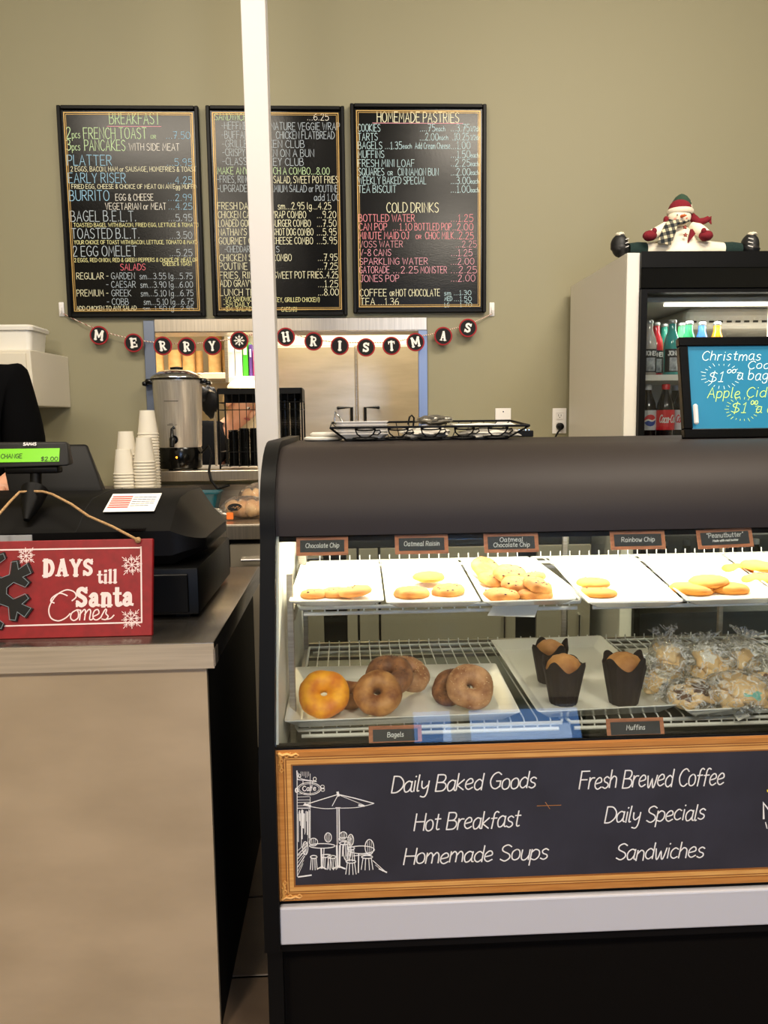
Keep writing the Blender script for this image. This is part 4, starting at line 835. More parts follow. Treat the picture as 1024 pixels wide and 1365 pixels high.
# ------------------------------------------------------------------ red countdown sign
sy0 = 1.525; sn = thing('countdown_sign', 'red wooden holiday countdown sign with white print leaning on the till', 'sign', (-.65, sy0, CT))
xs_ = [at(-64, 790, sy0).x, at(200, 790, sy0).x]; zt_ = at(150, 719.5, sy0+.04).z
lean = .04/(zt_-CT)
upv = Vector((0, .04, zt_-CT)).normalized(); nvv = Vector((0, -upv.z, upv.y)); th = .012; hgt = (zt_-CT)/upv.z
b0 = [Vector((xs_[0], sy0, CT+.001)), Vector((xs_[1], sy0, CT+.001))]
m = MB(); m.hexa([b0[0], b0[1], b0[1]-nvv*th, b0[0]-nvv*th, b0[0]+upv*hgt, b0[1]+upv*hgt, b0[1]+upv*hgt-nvv*th, b0[0]+upv*hgt-nvv*th], .0012)
m.build('sign_board', redp, sn)
pl = Plane((0, sy0, CT), (1, 0, 0), upv)
def SP(px, py):   # pixel to sign-page coordinates
    d = ray(px, py); n = pl.n; t = (pl.o-CP).dot(n)/d.dot(n); p = CP+d*t-pl.o; return (p.x, p.dot(pl.uz))
snow = mat('white_print', (240, 214, 208), .7)
m = MB()
for a, b in (((-50, 734), (188, 730)), ((188, 729), (189, 829)), ((189, 829.5), (-50, 836))):
    ribbon(m, pl, [SP(*a), SP(*b)], .0028, .0006)
m.build('border_line', snow, sn)
def word(s, x0, x1, yb, yt, f=bold, **k):
    a = SP(x0, yb); b = SP(x1, yb); h_ = SP(x0, yt)[1]-a[1]; q = MB(); f(q, pl, s, a[0], a[1], b[0]-a[0], h_, **k); q.build('lettering', snow, sn)
word('DAYS', 57, 124, 768.5, 746.5, thick=1.15); word('till', 130, 156, 777.5, 760, thick=1.0); word('Santa', 101, 177.5, 809, 783, thick=1.15)
# script word
q = MB(); a = SP(61, 829); b = SP(152, 829); sc_ = (b[0]-a[0])/42; G_ = ['~13,20 8.5,22 4,19 3,16 5,14.5|~16,16 18.5,19 17,23 12,24.4 6,20 2,11 3,3.4 7.5,.6 12,2.5 15,6', '~19,8.8 16,6.5 15.3,2.6 17.3,.6 19.8,2.6 20,6.8 19,8.8 21,8.4', '21.4,8.6 20.8,.8|~20.9,5 23.4,8.8 24.4,7.4 23.8,.8|~23.9,5 26.4,8.8 27.6,7.4 27,1.8 28,.8 29.4,2',
    '~29.4,3.4 32.6,5.6 32,8.6 30,7.8 29,4.4 29.6,1.4 31.6,.7 34,2.6', '~34,2.8 36.4,8.4 37.4,8.2 37,5.4 38.4,3.2 37,.8 34.6,1.2|~37.4,.9 40,1.6 42,4']
for s_ in G_:
    for st_ in parse(s_, 6): pl.k += 1; ribbon(q, pl, [(a[0]+x*sc_, a[1]+y*sc_*.8) for x, y in st_], .0024, .0006+(pl.k % 7)*.00004)
q.build('lettering', snow, sn)
for cxp, cyp, rr in ((35, 741, 14), (176, 753, 17), (175, 825, 16)):
    c = SP(cxp, cyp); R_ = rr/F*1.53; q = MB()
    for k in range(8):
        t = pi*k/4+.1; L = R_*(1 if k % 2 else .8); ribbon(q, pl, [(c[0], c[1]), (c[0]+L*cos(t), c[1]+L*sin(t))], .0013, .0006+.00003*k)
        for s_ in (-.5, .5):
            e = (c[0]+L*.5*cos(t), c[1]+L*.5*sin(t)); ribbon(q, pl, [e, (e[0]+L*.3*cos(t+s_), e[1]+L*.3*sin(t+s_))], .0012, .0009)
        t2 = t+pi/8; ribbon(q, pl, [(c[0]+R_*.35*cos(t), c[1]+R_*.35*sin(t)), (c[0]+R_*.55*cos(t2), c[1]+R_*.55*sin(t2)), (c[0]+R_*.35*cos(t+pi/4), c[1]+R_*.35*sin(t+pi/4))], .0014, .001)
    q.build('printed_star', snow, sn)
# black snowflake-shaped slate fixed on the sign, centre outside the frame
c = SP(-12, 788); R_ = 62/F*1.53; q = MB()
cen = pl.P(*c, .006); ex, ey = pl.ux, pl.uz
def rot2(x, y, t): return x*cos(t)-y*sin(t), x*sin(t)+y*cos(t)
outl = []
for k in range(6):
    t = pi/3*k+.52
    for x, y in ((.36, -.13), (.55, -.10), (.72, -.33), (.84, -.28), (.78, -.10), (.98, -.12), (1.0, .12), (.78, .10), (.84, .28), (.72, .33), (.55, .10), (.36, .13)): outl.append(rot2(x*R_, y*R_, t))
n = len(outl)
q.add([cen+ex*x+ey*y for x, y in outl]+[cen-pl.n*.0055+ex*x+ey*y for x, y in outl], [list(range(n))]+[(i, i+n, (i+1) % n+n, (i+1) % n) for i in range(n)])
sf = q.build('snowflake_slate', mat('slate_black', (14, 14, 16), .35), sn)
q = MB(); pl2 = Plane(cen, ex, ey); o3 = [(x*.955, y*.955) for x, y in outl]; ribbon(q, pl2, o3+[o3[0]], .0011, .0006); q.build('outline', mat('grey_chalk', (120, 130, 134), .8), sf)
rope = mat('jute_twine', (186, 150, 104), .9, c2=(150, 114, 72), nscale=300)
p_ = [at(184, 720, 1.56), at(150, 702, 1.60), at(118, 688, 1.645), at(95, 672, 1.665), at(70, 659, 1.69), at(58, 655.5, 1.712), at(43, 655, 1.718), at(26, 656, 1.712), at(14, 668, 1.68), at(0, 684, 1.64), at(-30, 715, 1.56)]
q = MB(); q.tube([Vector(v) for v in p_], .0028, 8); q.blob(p_[0], (.006, .005, .006), 10, 8, .2, 3, 1); q.build('hanging_twine', rope, sn, 60)

# ------------------------------------------------------------------ black wire basket on the display case
TOPZ = 1.273
bx0, bx1, byf, byb = at(462, 587, 1.93).x, at(676, 587, 1.93).x, 1.93, 2.10
tx0, tx1, tyf, tyb = at(440, 568, 1.90).x, at(706, 570, 1.90).x, 1.90, 2.13
zb_, zr_ = TOPZ+.003, at(560, 569, 1.90).z
bk = thing('wire_basket', 'black wire basket with cup-shaped wire motifs on top of the display case', 'basket', ((bx0+bx1)/2, 2.0, TOPZ))
def wloop(pts, r=.0022, name='wire', closed=True): return MB().tube(pts, r, 6, closed).build(name, blackm, bk, 60)
wloop([(bx0, byf, zb_), (bx1, byf, zb_), (bx1, byb, zb_), (bx0, byb, zb_)], .0028, 'bottom_rim')
wloop([(tx0, tyf, zr_), (tx1, tyf, zr_), (tx1, tyb, zr_+.012), (tx0, tyb, zr_+.012)], .0032, 'top_rim')
m = MB()
for i in range(22): x = bx0+(bx1-bx0)*i/21; m.tube([(x, byf, zb_), (x, byb, zb_)], .0013, 5)
for i in range(15):
    k = i/14; m.tube([(tx0+(tx1-tx0)*k, tyb, zr_+.012), (bx0+(bx1-bx0)*k, byb, zb_)], .0013, 5)
m.tube([(tx0, tyf, zr_), (bx0, byf, zb_)], .0025, 6); m.tube([(tx1, tyf, zr_), (bx1, byf, zb_)], .0025, 6)
o = m.build('wire_mesh', blackm, bk); o['kind'] = 'stuff'
for i in range(5):
    cxp = 487+i*43.5+(0 if i < 3 else (i-2)*.8); sl = (byf-tyf)/(zr_-zb_)
    def BP(dx, dz): z = zb_+dz; return Vector((at(cxp, 580, 1.915).x+dx, byf-(z-zb_)*sl-.003, z))
    h_ = zr_-zb_; m = MB()
    m.tube([BP(-.024, h_*.86), BP(-.02, h_*.5), BP(-.010, h_*.24), BP(0, h_*.2), BP(.010, h_*.24), BP(.02, h_*.5), BP(.024, h_*.86)], .0018, 6)
    m.tube([BP(.024*cos(t), h_*(.86+.1*sin(t))) for t in [2*pi*k/16 for k in range(16)]], .0018, 6, True)
    m.tube([BP(.022, h_*.72), BP(.034, h_*.78), BP(.037, h_*.6), BP(.030, h_*.42), BP(.019, h_*.46)], .0018, 6)
    m.tube([BP(.030*cos(t), h_*(.13+.09*sin(t))) for t in [2*pi*k/16 for k in range(16)]], .0018, 6, True)
    m.build('cup_motif', blackm, bk, 60)
# what lies in it
def sheet(name, pts_grid, m_, label, cat, group=None):
    q = MB(); R1 = len(pts_grid); C1 = len(pts_grid[0]); q.add([p for r in pts_grid for p in r], [(i*C1+j, i*C1+j+1, (i+1)*C1+j+1, (i+1)*C1+j) for i in range(R1-1) for j in range(C1-1)])
    o = q.build(name, m_, None, 60); md = o.modifiers.new('t', 'SOLIDIFY'); md.thickness = .001; return tag(o, label, cat, group)
for k in range(5):
    x0_, y0_ = at(482, 570, 2.0).x, 2.005; z = zb_+.003+k*.0075
    m = loft([[(x0_+x, y0_+y, z) for x, y in rrect(.055, .045, .012)], [(x0_+x, y0_+y, z+.011) for x, y in rrect(.066, .056, .014)], [(x0_+x, y0_+y, z+.012) for x, y in rrect(.064, .054, .013)], [(x0_+x, y0_+y, z+.003) for x, y in rrect(.052, .042, .011)]])
    tag(m.build('paper_tray', white, None, 40), f'white paper food tray, {nth(4-k)} of the stack in the wire basket', 'tray', 'paper trays in the wire basket')
def crumple(name, px0, px1, py0, py1, Y, dep, seed, m_, label, cat, flat=1.0):
    a = at(px0, py1, Y); b = at(px1, py0, Y); q = MB(); c = ((a.x+b.x)/2, Y, (a.z+b.z)/2)
    q.blob(c, ((b.x-a.x)/2, dep, (b.z-a.z)/2), 30, 18, .3, 3, seed); return tag(q.build(name, m_, None, 50), label, cat)
crumple('folded_napkins', 535, 598, 567, 586, 1.985, .045, 4, mat('napkin', (196, 190, 178), .9), 'heap of pale folded napkins in the middle of the wire basket', 'napkins')
crumple('foil_sheet', 556, 602, 553, 567, 2.03, .05, 8, mat('crumpled_foil', (150, 146, 136), .3, .8), 'crumpled grey foil sheet lying over the napkins in the wire basket', 'foil')
pg = [[Vector((at(604, 575, 2.0).x+j*.0195, 1.955+i*.028, TOPZ+.034+.004*noise.noise(Vector((i*.9, j*.7, 2)))+.0012*i)) for j in range(9)] for i in range(5)]
sheet('paper_sheet', pg, paper, 'loose white paper sheet lying at the right of the wire basket', 'paper')
crumple('paper_bundle', 612, 690, 570, 586, 1.99, .04, 6, mat('napkin', (196, 190, 178), .9), 'bundle of white napkins under the loose sheet in the wire basket', 'napkins')
a = at(447, 549, 2.02); tag(MB().tube([at(459, 567, 2.0), at(453, 556, 2.01), a, at(446, 560, 2.02), at(449, 572, 2.02)], .0022, 8).build('wire_tongs', chrome, None, 60), 'looped metal tongs standing in the left end of the wire basket', 'tongs')
tag(MB().tube([at(544, 566, 2.03), at(546, 556, 2.03), at(549, 553.5, 2.03), at(552, 557, 2.03), at(551, 568, 2.03)], .0024, 8).build('serving_tongs', blackm, None, 60), 'black handled tongs sticking up in the middle of the wire basket', 'tongs')
for i, (px_, py_, rw) in enumerate(((431, 583, .05), (442, 578, .045))):
    c = at(px_, py_+2, 2.05+.02*i); zz = TOPZ+.0+.011*i
    m = MB(); m.lathe([(rw*.9, zz), (rw, zz+.003), (rw, zz+.007), (rw*.85, zz+.0105), (0, zz+.011)], 28, (c.x-.01*i, 2.06, 0), cap=False); tag(m.build('plastic_cover', tubm, None, 50), ['lower white plastic cover lying beside the wire basket', 'upper white plastic cover stacked beside the wire basket'][i], 'lid', 'plastic covers on the case')
x0_, x1_ = at(668, 580, 2.135).x, at(712, 580, 2.135).x
t = thing('slotted_tray', 'black slotted drip tray behind the right end of the wire basket', 'tray', ((x0_+x1_)/2, 2.17, TOPZ)); B('tray_base', (x0_, 2.14, TOPZ), (x1_, 2.19, TOPZ+.018), black, t, .002)
for k in range(9): B('slot_bar', (x0_+.004+k*.009, 2.141, TOPZ+.018), (x0_+.007+k*.009, 2.189, TOPZ+.021), chrome, t)
# ------------------------------------------------------------------ refrigerated display case
EX0, EX1, IX, XR = -.157, -.130, -.126, 1.30
hoodm = mat('hood_brown', (38, 30, 28), .58, bump=.08, bscale=700, spec=.35)
case = thing('display_case', 'dark bakery display case with a curved hood and sloped glass front', 'display case', (.57, 1.75, 0))
arc = [(1.62-.2*sin(t), 1.272-.13*(1-cos(t))) for t in [k*pi/2/10 for k in range(11)]]
hood_prof = [(2.16, 1.272), (1.62, 1.272)]+arc[1:]+[(1.42, 1.117)]
inner = [(y+.012, z-.012) for y, z in hood_prof[2:]][::-1]
poly = hood_prof+[(1.432, 1.117)]+inner+[(1.62, 1.255), (2.16, 1.255)]
MB().prism(poly, EX1, XR, 'YZ').build('hood', hoodm, case, 35)
# end panels, proud of the hood, with a rounded shoulder
ep = [(2.2, .02), (2.2, 1.284), (1.61, 1.284)]+[(1.61-.205*sin(t), 1.284-.15*(1-cos(t))) for t in [k*pi/2/8 for k in range(1, 9)]]+[(1.404, 1.11), (1.284, .772), (1.284, .412), (1.32, .41), (1.32, .02)]
for nm, a, b in (('end_panel', EX0, EX1), ('end_panel', XR, XR+.03)):
    MB().prism(ep, a, b, 'YZ').build(nm, blackm, case, 35)
MB().prism([(2.13, .70), (2.13, 1.25), (1.60, 1.25), (1.44, 1.16), (1.425, 1.10), (1.315, .77), (1.315, .70)], EX1, IX, 'YZ').build('inner_side_panel', mat('liner_white', (224, 220, 206), .4), case)
B('top_rear_rail', (EX1, 2.10, 1.235), (XR, 2.16, 1.255), blackm, case)
B('deck', (EX1, 1.32, .68), (XR, 2.15, .70), mat('deck_grey', (96, 100, 88), .35, .3), case)
B('lower_body', (EX1, 1.312, .40), (XR, 2.18, .68), darkp, case)
B('front_panel', (EX1, 1.303, .40), (XR, 1.312, .772), darkp, case)
B('plinth', (EX1, 1.345, .0), (XR, 2.16, .40), mat('plinth_dark', (9, 6, 4), .8, spec=.1), case)
B('plinth_rail', (EX1, 1.335, .405), (XR, 1.35, .43), blackm, case)
z0_, z1_ = at(700, 1241, 1.3).z, at(700, 1192.5, 1.3).z
B('bumper_strip', (EX1, 1.288, z0_), (XR, 1.303, z1_), mat('bumper_white', (196, 194, 200), .45), case, .003, 2)
B('glass_sill', (EX1, 1.300, .764), (XR, 1.322, .772), blackm, case)
gm = glass('case_glass', (.97, .985, .97), 1.0)
gt = Vector((0, 1.424, 1.118)); gb = Vector((0, 1.304, .772)); gn = Vector((0, -(gt.z-gb.z), gt.y-gb.y)).normalized()
MB().hexa([(EX1, gb.y, gb.z), (XR, gb.y, gb.z), (XR, gb.y+.004, gb.z), (EX1, gb.y+.004, gb.z), (EX1, gt.y, gt.z), (XR, gt.y, gt.z), (XR, gt.y+.004, gt.z), (EX1, gt.y+.004, gt.z)]).build('front_glass', gm, case)
# rear sliding doors, glazed
for a, b, y in ((EX1, .60, 2.12), (.58, XR, 2.105)):
    d = MB(); w_ = .012
    for p, q in (((a, .70), (a+w_, 1.235)), ((b-w_, .70), (b, 1.235)), ((a+w_, .70), (b-w_, .72)), ((a+w_, 1.215), (b-w_, 1.235))): d.box((p[0], y, p[1]), (q[0], y+.01, q[1]))
    d = d.build('sliding_door', steel, case); B('pane', (a+w_, y+.004, .72), (b-w_, y+.006, 1.215), glass('rear_glass', (.92, .94, .9), 1.0), d)
B('lamp_housing', (IX+.01, 1.60, 1.225), (XR-.02, 1.68, 1.250), white, case, .004)
# shelving: posts, brackets
for x, y in ((-.113, 1.49), (-.113, 1.99), (1.28, 1.99), (1.28, 1.49), (.985, 2.03)):
    B('shelf_post', (x-.006, y-.006, .70), (x+.006, y+.006, 1.035 if y < 1.6 else 1.12), steel, case, .001)
for z in (.955, .735, 1.005):
    for x0_, x1_ in ((-.118, -.105 if z != 1.005 else -.10),): B('shelf_bracket', (x0_, 1.50 if z != 1.005 else 1.83, z-.014), (x1_, 1.99, z+.010), steel, case, .002)
def wire_shelf(x0_, x1_, yf, yb, z, label):
    t = thing('wire_shelf', label, 'shelf', ((x0_+x1_)/2, (yf+yb)/2, z-.012), 'white wire shelves in the display case')
    MB().tube([(x0_, yf+.012, z-.006), (x0_+.004, yf, z-.009), (x1_-.004, yf, z-.009), (x1_, yf+.012, z-.006), (x1_, yb, z-.003), (x0_, yb, z-.003)], .004, 8, True).build('outer_rod', wirem, t, 60)
    MB().tube([(x0_+.01, yf-.002, z-.020), (x1_-.01, yf-.002, z-.020)], .004, 8).build('front_rod', wirem, t, 60)
    MB().tube([(x0_+.01, yb-.02, z-.011), (x1_-.01, yb-.02, z-.011)], .004, 8).build('rear_rod', wirem, t, 60)
    m = MB(); n = int((x1_-x0_)/.0245)
    for i in range(1, n):
        x = x0_+(x1_-x0_)*i/n; m.tube([(x, yf-.003, z-.020), (x, yf-.001, z-.002), (x, yf+.006, z), (x, yb+.004, z), (x, yb+.005, z+.012)], .0016, 5)
    o = m.build('wire_grid', wirem, t, 60); o['kind'] = 'stuff'
wire_shelf(-.098, .452, 1.50, 1.97, .975, 'upper white wire shelf at the left, carrying three cookie plates')
wire_shelf(.462, 1.26, 1.50, 1.97, .975, 'upper white wire shelf at the right, under the rainbow chip and peanut butter cookies')
wire_shelf(-.105, .405, 1.45, 1.98, .752, 'lower white wire shelf at the left, carrying the bagel platter')
wire_shelf(.415, 1.26, 1.45, 1.98, .752, 'lower white wire shelf at the right, under the muffins and wrapped cookies')
# supports under the free ends of the shelves
for z in (.955, .732):
    for y in (1.95,): B('shelf_bar', (-.12, y-.005, z-.006), (1.286, y+.005, z+.002), steel, case)
def platter(corn, zb, zr, label, grp='porcelain plates in the display case', inset=.022, name='serving_plate'):
    c = [atz(x, y, zr) for x, y in corn]; ctr = sum(c, Vector())/4; ctr.z = zb
    def R_(k, z, dx=0):
        out = []
        for i in range(4):
            a, b, d = c[i], c[(i+1) % 4], c[i-1]; u = (b-a).normalized(); v = (d-a).normalized(); q = a+(u+v)*k
            for w in (.006*v, .0018*(u+v), .006*u): out.append((q+w).to_tuple()[:2]+(z,))
        return out
    m = loft([R_(inset, zb), R_(inset*.9, zb+.001), R_(0, zr-.002), R_(0, zr), R_(.0035, zr), R_(inset*.95, zb+.0045), R_(inset*1.15, zb+.004)])
    return tag(m.build(name, porc, None, 40), label, 'plate', grp)
ZU, ZUR, ZL, ZLR = .977, .992, .7545, .778
platter([(385, 801), (512, 800), (505, 747), (402, 749)], ZU, ZUR, 'white square plate with chocolate chip cookies, leftmost on the upper shelf')
platter([(515, 803), (641, 801), (610, 746), (508, 747)], ZU, ZUR, 'white square plate with oatmeal raisin cookies, second on the upper shelf')
platter([(645, 802), (769, 798), (713, 743), (613, 745)], ZU, ZUR, 'white square plate with heaped oatmeal chocolate chip cookies, third on the upper shelf')
platter([(784, 803), (912, 801), (846, 742), (731, 744)], ZU, ZUR, 'white plate with two rainbow chip cookies, first on the upper right shelf')
platter([(916, 800), (1043, 796), (960, 739), (850, 741)], ZU, ZUR, 'white plate with pale golden cookies under the peanut butter card')
platter([(1047, 796), (1174, 792), (1070, 736), (964, 739)], ZU, ZUR, 'white plate with yellow cookies, cut by the right edge of the photo')
platter([(379, 961), (694, 949), (661, 884), (393, 889)], ZL, ZLR, 'long white porcelain platter of bagels on the lower shelf', inset=.026, name='serving_platter')
platter([(717, 948), (905, 939), (801, 847), (654, 853)], ZL, ZLR, 'large white porcelain platter carrying three muffins', inset=.026, name='serving_platter')
platter([(915, 947), (1150, 934), (1010, 857), (831, 865)], ZL, ZLR, 'white porcelain platter of wrapped decorated cookies at the right', inset=.026, name='serving_platter')

# ------------------------------------------------------------------ bagels
def bread_m(n, a, b, s=14, bump=.35, r=.55): return mat(n, a, r, c2=b, nscale=s, bump=bump, bscale=70)
bgl = {'cheese': bread_m('cheese_crust', (244, 170, 26), (206, 112, 24), 36), 'brown': bread_m('brown_crust', (120, 64, 24), (190, 136, 76), 34), 'grain': bread_m('grain_crust', (136, 84, 48), (196, 148, 104), 40), 'dark': bread_m('raisin_crust', (84, 44, 24), (156, 104, 64), 40)}
def bagel(px, py, zc, r, normal, kind, label, seed, Rr=.568):
    p = atz(px, py, zc); nv_ = Vector(normal).normalized(); M = nv_.to_track_quat('Z', 'Y').to_matrix().to_4x4(); M.translation = p
    m = MB(); m.M = M; R_ = r*Rr; q = r*(1-Rr); nu, nv2 = 44, 20; vs_ = []; fs = []
    for i in range(nu):
        a = 2*pi*i/nu
        for j in range(nv2):
            b = 2*pi*j/nv2; dx = R_+q*cos(b); d = Vector((dx*cos(a), dx*sin(a), q*.92*sin(b)))
            k = noise.noise(d*28+Vector((seed, 0, 0)))*.0032+noise.noise(d*70+Vector((0, seed, 0)))*.0012
            nn = Vector((cos(b)*cos(a), cos(b)*sin(a), sin(b))); vs_.append(d+nn*k)
    for i in range(nu):
        for j in range(nv2): fs.append((i*nv2+j, ((i+1) % nu)*nv2+j, ((i+1) % nu)*nv2+(j+1) % nv2, i*nv2+(j+1) % nv2))
    m.add(vs_, fs); o = m.build('bagel', bgl[kind], None, 180); tag(o, label, 'bagel', 'bagels on the long platter')
    if kind in ('grain', 'dark'):
        random.seed(seed); s = MB()
        for _ in range(70):
            a, b = random.uniform(0, 2*pi), random.uniform(.2, 2.6); dx = R_+q*cos(b); c = M @ Vector((dx*cos(a), dx*sin(a), q*.94*sin(b)))
            s.blob(c, .0009, 5, 3)
        so = s.build('seeds', mat('seed', (226, 196, 150), .6) if kind == 'grain' else mat('dark_seed', (52, 34, 24), .6), o); so['kind'] = 'stuff'
    return o
zc = ZL+.047
bagel(431.5, 925, zc, .0495, (.0, -.64, .77), 'cheese', 'bright orange-yellow cheese bagel leaning at the left of the platter', 1)
bagel(503.5, 924, zc, .0465, (-.08, -.68, .73), 'brown', 'brown glazed bagel standing beside the yellow cheese bagel', 2)
bagel(519, 900, ZL+.056, .0505, (-.12, -.42, .9), 'dark', 'dark raisin bagel leaning flat behind the brown glazed bagel', 3)
bagel(545, 898, ZL+.040, .047, (.35, -.35, .85), 'grain', 'tan bagel half hidden behind the dark raisin bagel', 4)
bagel(627, 915, ZL+.050, .0475, (.12, -.68, .73), 'grain', 'seeded tan bagel standing face on at the right of the platter', 5)
bagel(601, 916, ZL+.035, .040, (-.5, -.5, .7), 'dark', 'seed-speckled bagel peeking out left behind the seeded tan bagel', 6)
bagel(466, 926, ZL+.024, .038, (0, -.3, .95), 'brown', 'small brown bagel lying flat behind the yellow and glazed bagels', 7)

# ------------------------------------------------------------------ muffins in tulip papers
tulip = mat('tulip_paper', (28, 18, 15), .75, c2=(38, 25, 20), nscale=30, bump=.2, bscale=60); crust = bread_m('muffin_crust', (138, 82, 40), (190, 136, 74), 24, .5, .7)
def muffin(px, py, label, seed, tilt=(0, 0), rot=0, top=(168, 100, 52), s=1.0, pr=1.0):
    p = atz(px, py, ZL+.005); t = thing('muffin', label, 'muffin', p, 'muffins in dark papers on the wide platter'); n = 64
    M = Matrix.Translation(p) @ Matrix.Rotation(rot, 4, 'Z')
    def R_(k, inn=0):
        out = []
        for i in range(n):
            a = 2*pi*i/n; pk = max(0, cos(2*a))**2 if False else abs(cos(2*a))**3
            z = .072*s*k+(.021*s*pr*pk+.003*sin(5*a+seed))*max(0, (k-.55)/.45)
            r = (.026+.0135*k+(.006*pk)*max(0, k-.4)+.0008*sin(a*14+seed))*s-inn; out.append((r*cos(a), r*sin(a), z))
        return out
    m = loft([R_(k) for k in (0, .25, .5, .7, .85, 1)]+[R_(k, .0012) for k in (1, .85, .7, .5, .25, .03)]); m.v = [M @ v for v in m.v]; m.build('paper_cup_liner', tulip, t, 35)
    m = MB(); m.M = M
    m.blob((0, 0, .066*s), (.0345*s, .0345*s, .030*s), 30, 20, .06, 3, seed, lambda q, d: Vector((q.x*(1 if d.z > 0 else 1+.42*d.z), q.y*(1 if d.z > 0 else 1+.42*d.z), q.z))*(1+.04*noise.noise(d*8+Vector((0, seed, 0))))); m.build('muffin_top', crust, t, 60)
    return t
muffin(733, 908, 'muffin at the back left of the platter, half hidden behind another', 2, rot=.3, s=.95)
muffin(751, 936, 'front left muffin with a rounded brown top, in a dark tulip paper', 5, rot=.9, pr=.75, s=1.02)
muffin(831, 936, 'right muffin standing alone, in a dark pointed tulip paper', 9, rot=.55, s=1.06)

# ------------------------------------------------------------------ cookies
ckm = {'pale': bread_m('pale_cookie', (206, 148, 78), (178, 112, 52), 16, .3, .8), 'oat': bread_m('oat_cookie', (160, 96, 40), (204, 144, 72), 34, .6, .8), 'gold': bread_m('golden_cookie', (214, 146, 56), (190, 118, 38), 14, .3, .8), 'sugar': bread_m('sugar_cookie', (232, 204, 158), (214, 176, 122), 18, .2, .8)}
chip = mat('chocolate_chip', (44, 24, 16), .5)
def disc(M, r, h, seed, amp=.05, lobes=0, n=36):
    m = MB(); m.M = M; vs_ = [(0, 0, h*1.05)]; rings = [(.35, 1.06), (.68, 1.0), (.88, .82), (.98, .5), (1.0, .25), (.95, 0)]
    for k, z in rings:
        for i in range(n):
            a = 2*pi*i/n; rr = r*k*(1+amp*noise.noise(Vector((cos(a)*1.6, sin(a)*1.6, seed)))+(.17*cos(lobes*a) if lobes else 0))
            vs_.append((rr*cos(a), rr*sin(a), h*z+(.10*h*noise.noise(Vector((rr*cos(a)*90, rr*sin(a)*90, seed))) if z > .3 else 0)))
    vs_.append((0, 0, 0)); L = len(rings)
    fs = [(0, 1+i, 1+(i+1) % n) for i in range(n)]
    for k in range(L-1):
        for i in range(n): j = (i+1) % n; fs.append((1+k*n+i, 1+(k+1)*n+i, 1+(k+1)*n+j, 1+k*n+j))
    fs += [(len(vs_)-1, 1+(L-1)*n+(i+1) % n, 1+(L-1)*n+i) for i in range(n)]
    return m.add(vs_, fs)
def cookie(px, py, z, r, kind, label, seed, tilt=(0, 0), chips=0, h=.012, grp='loose cookies on the upper shelf'):
    p = atz(px, py, z+h*.5); p.z = z; M = Matrix.Translation(p) @ Matrix.Rotation(tilt[0], 4, 'X') @ Matrix.Rotation(tilt[1], 4, 'Y')
    o = tag(disc(M, r, h, seed, .10).build('cookie', ckm[kind], None, 60), label, 'cookie', grp)
    random.seed(seed)
    for _ in range(chips):
        a, k = random.uniform(0, 2*pi), random.uniform(.1, .85)
        c = M @ Vector((r*k*cos(a), r*k*sin(a), h*.98 if k < .7 else h*.85)); MB().blob(c, (.0028, .0026, .0018), 8, 5, .2, 3, _).build('chocolate_chip', chip, o, 60)
    return o
zp = ZU+.0045
cookie(419, 791, zp, .027, 'pale', 'small pale cookie at the front left of the first plate', 1, chips=4)
cookie(449, 789, zp, .033, 'pale', 'pale chocolate chip cookie in the middle of the first plate', 2, chips=6)
cookie(474, 787, zp+.009, .033, 'pale', 'pale cookie lying partly over its neighbour on the first plate', 3, (.0, -.12), chips=5)
cookie(548, 789, zp, .035, 'oat', 'brown oatmeal raisin cookie at the left of the second plate', 4, chips=6, h=.015)
cookie(597, 786, zp, .034, 'oat', 'oatmeal raisin cookie with dark raisins at the right of the second plate', 5, (.05, -.1), chips=8, h=.015)
cookie(572, 768, zp+.012, .034, 'gold', 'golden cookie resting on top of the two oatmeal raisin cookies', 6, (.05, 0), chips=1, h=.011)
for i, (x, y, dz, r, a, b, lab) in enumerate(((668, 792, 0, .036, 0, 0, 'front left'), (712, 790, 0, .036, 0, 0, 'front right'), (690, 778, .012, .035, .15, .1, 'middle, second layer'), (657, 772, .004, .034, .1, .2, 'left edge'), (706, 770, .014, .034, -.1, -.2, 'right, second layer'), (648, 756, .016, .036, .5, .3, 'tilted back left top'), (680, 763, .022, .034, .3, 0, 'back middle top'), (716, 779, .016, .030, .2, .3, 'right end, on the front right one'))):
    cookie(x, y, zp+dz, r, 'oat', 'oatmeal chocolate chip cookie on the third plate, '+lab, 20+i, (a, b), chips=8, h=.015)
cookie(797, 789, zp, .036, 'gold', 'rainbow chip cookie lying at the front left of the fourth plate', 31, chips=2, h=.010)
cookie(791, 776, zp+.009, .033, 'gold', 'rainbow chip cookie behind and on top of the front one', 32, (.06, 0), chips=2, h=.010)
cookie(921, 784, zp, .042, 'gold', 'golden cookie at the left of the fifth plate', 33, (.0, .05), h=.014)
cookie(972, 783, zp, .038, 'gold', 'golden cookie at the right of the fifth plate', 34, h=.014)
cookie(945, 774, zp+.012, .038, 'gold', 'golden cookie on top between the two on the fifth plate', 35, (.05, -.1), h=.012)
cookie(984, 757, zp, .034, 'gold', 'yellow peanut butter cookie at the back left of the last plate', 36, h=.012)
cookie(1014, 772, zp, .036, 'gold', 'yellow peanut butter cookie in front at the right photo edge', 37, h=.014)
cookie(1014, 754, zp+.014, .040, 'gold', 'yellow peanut butter cookie on top at the right photo edge', 38, (.05, .1), h=.014)

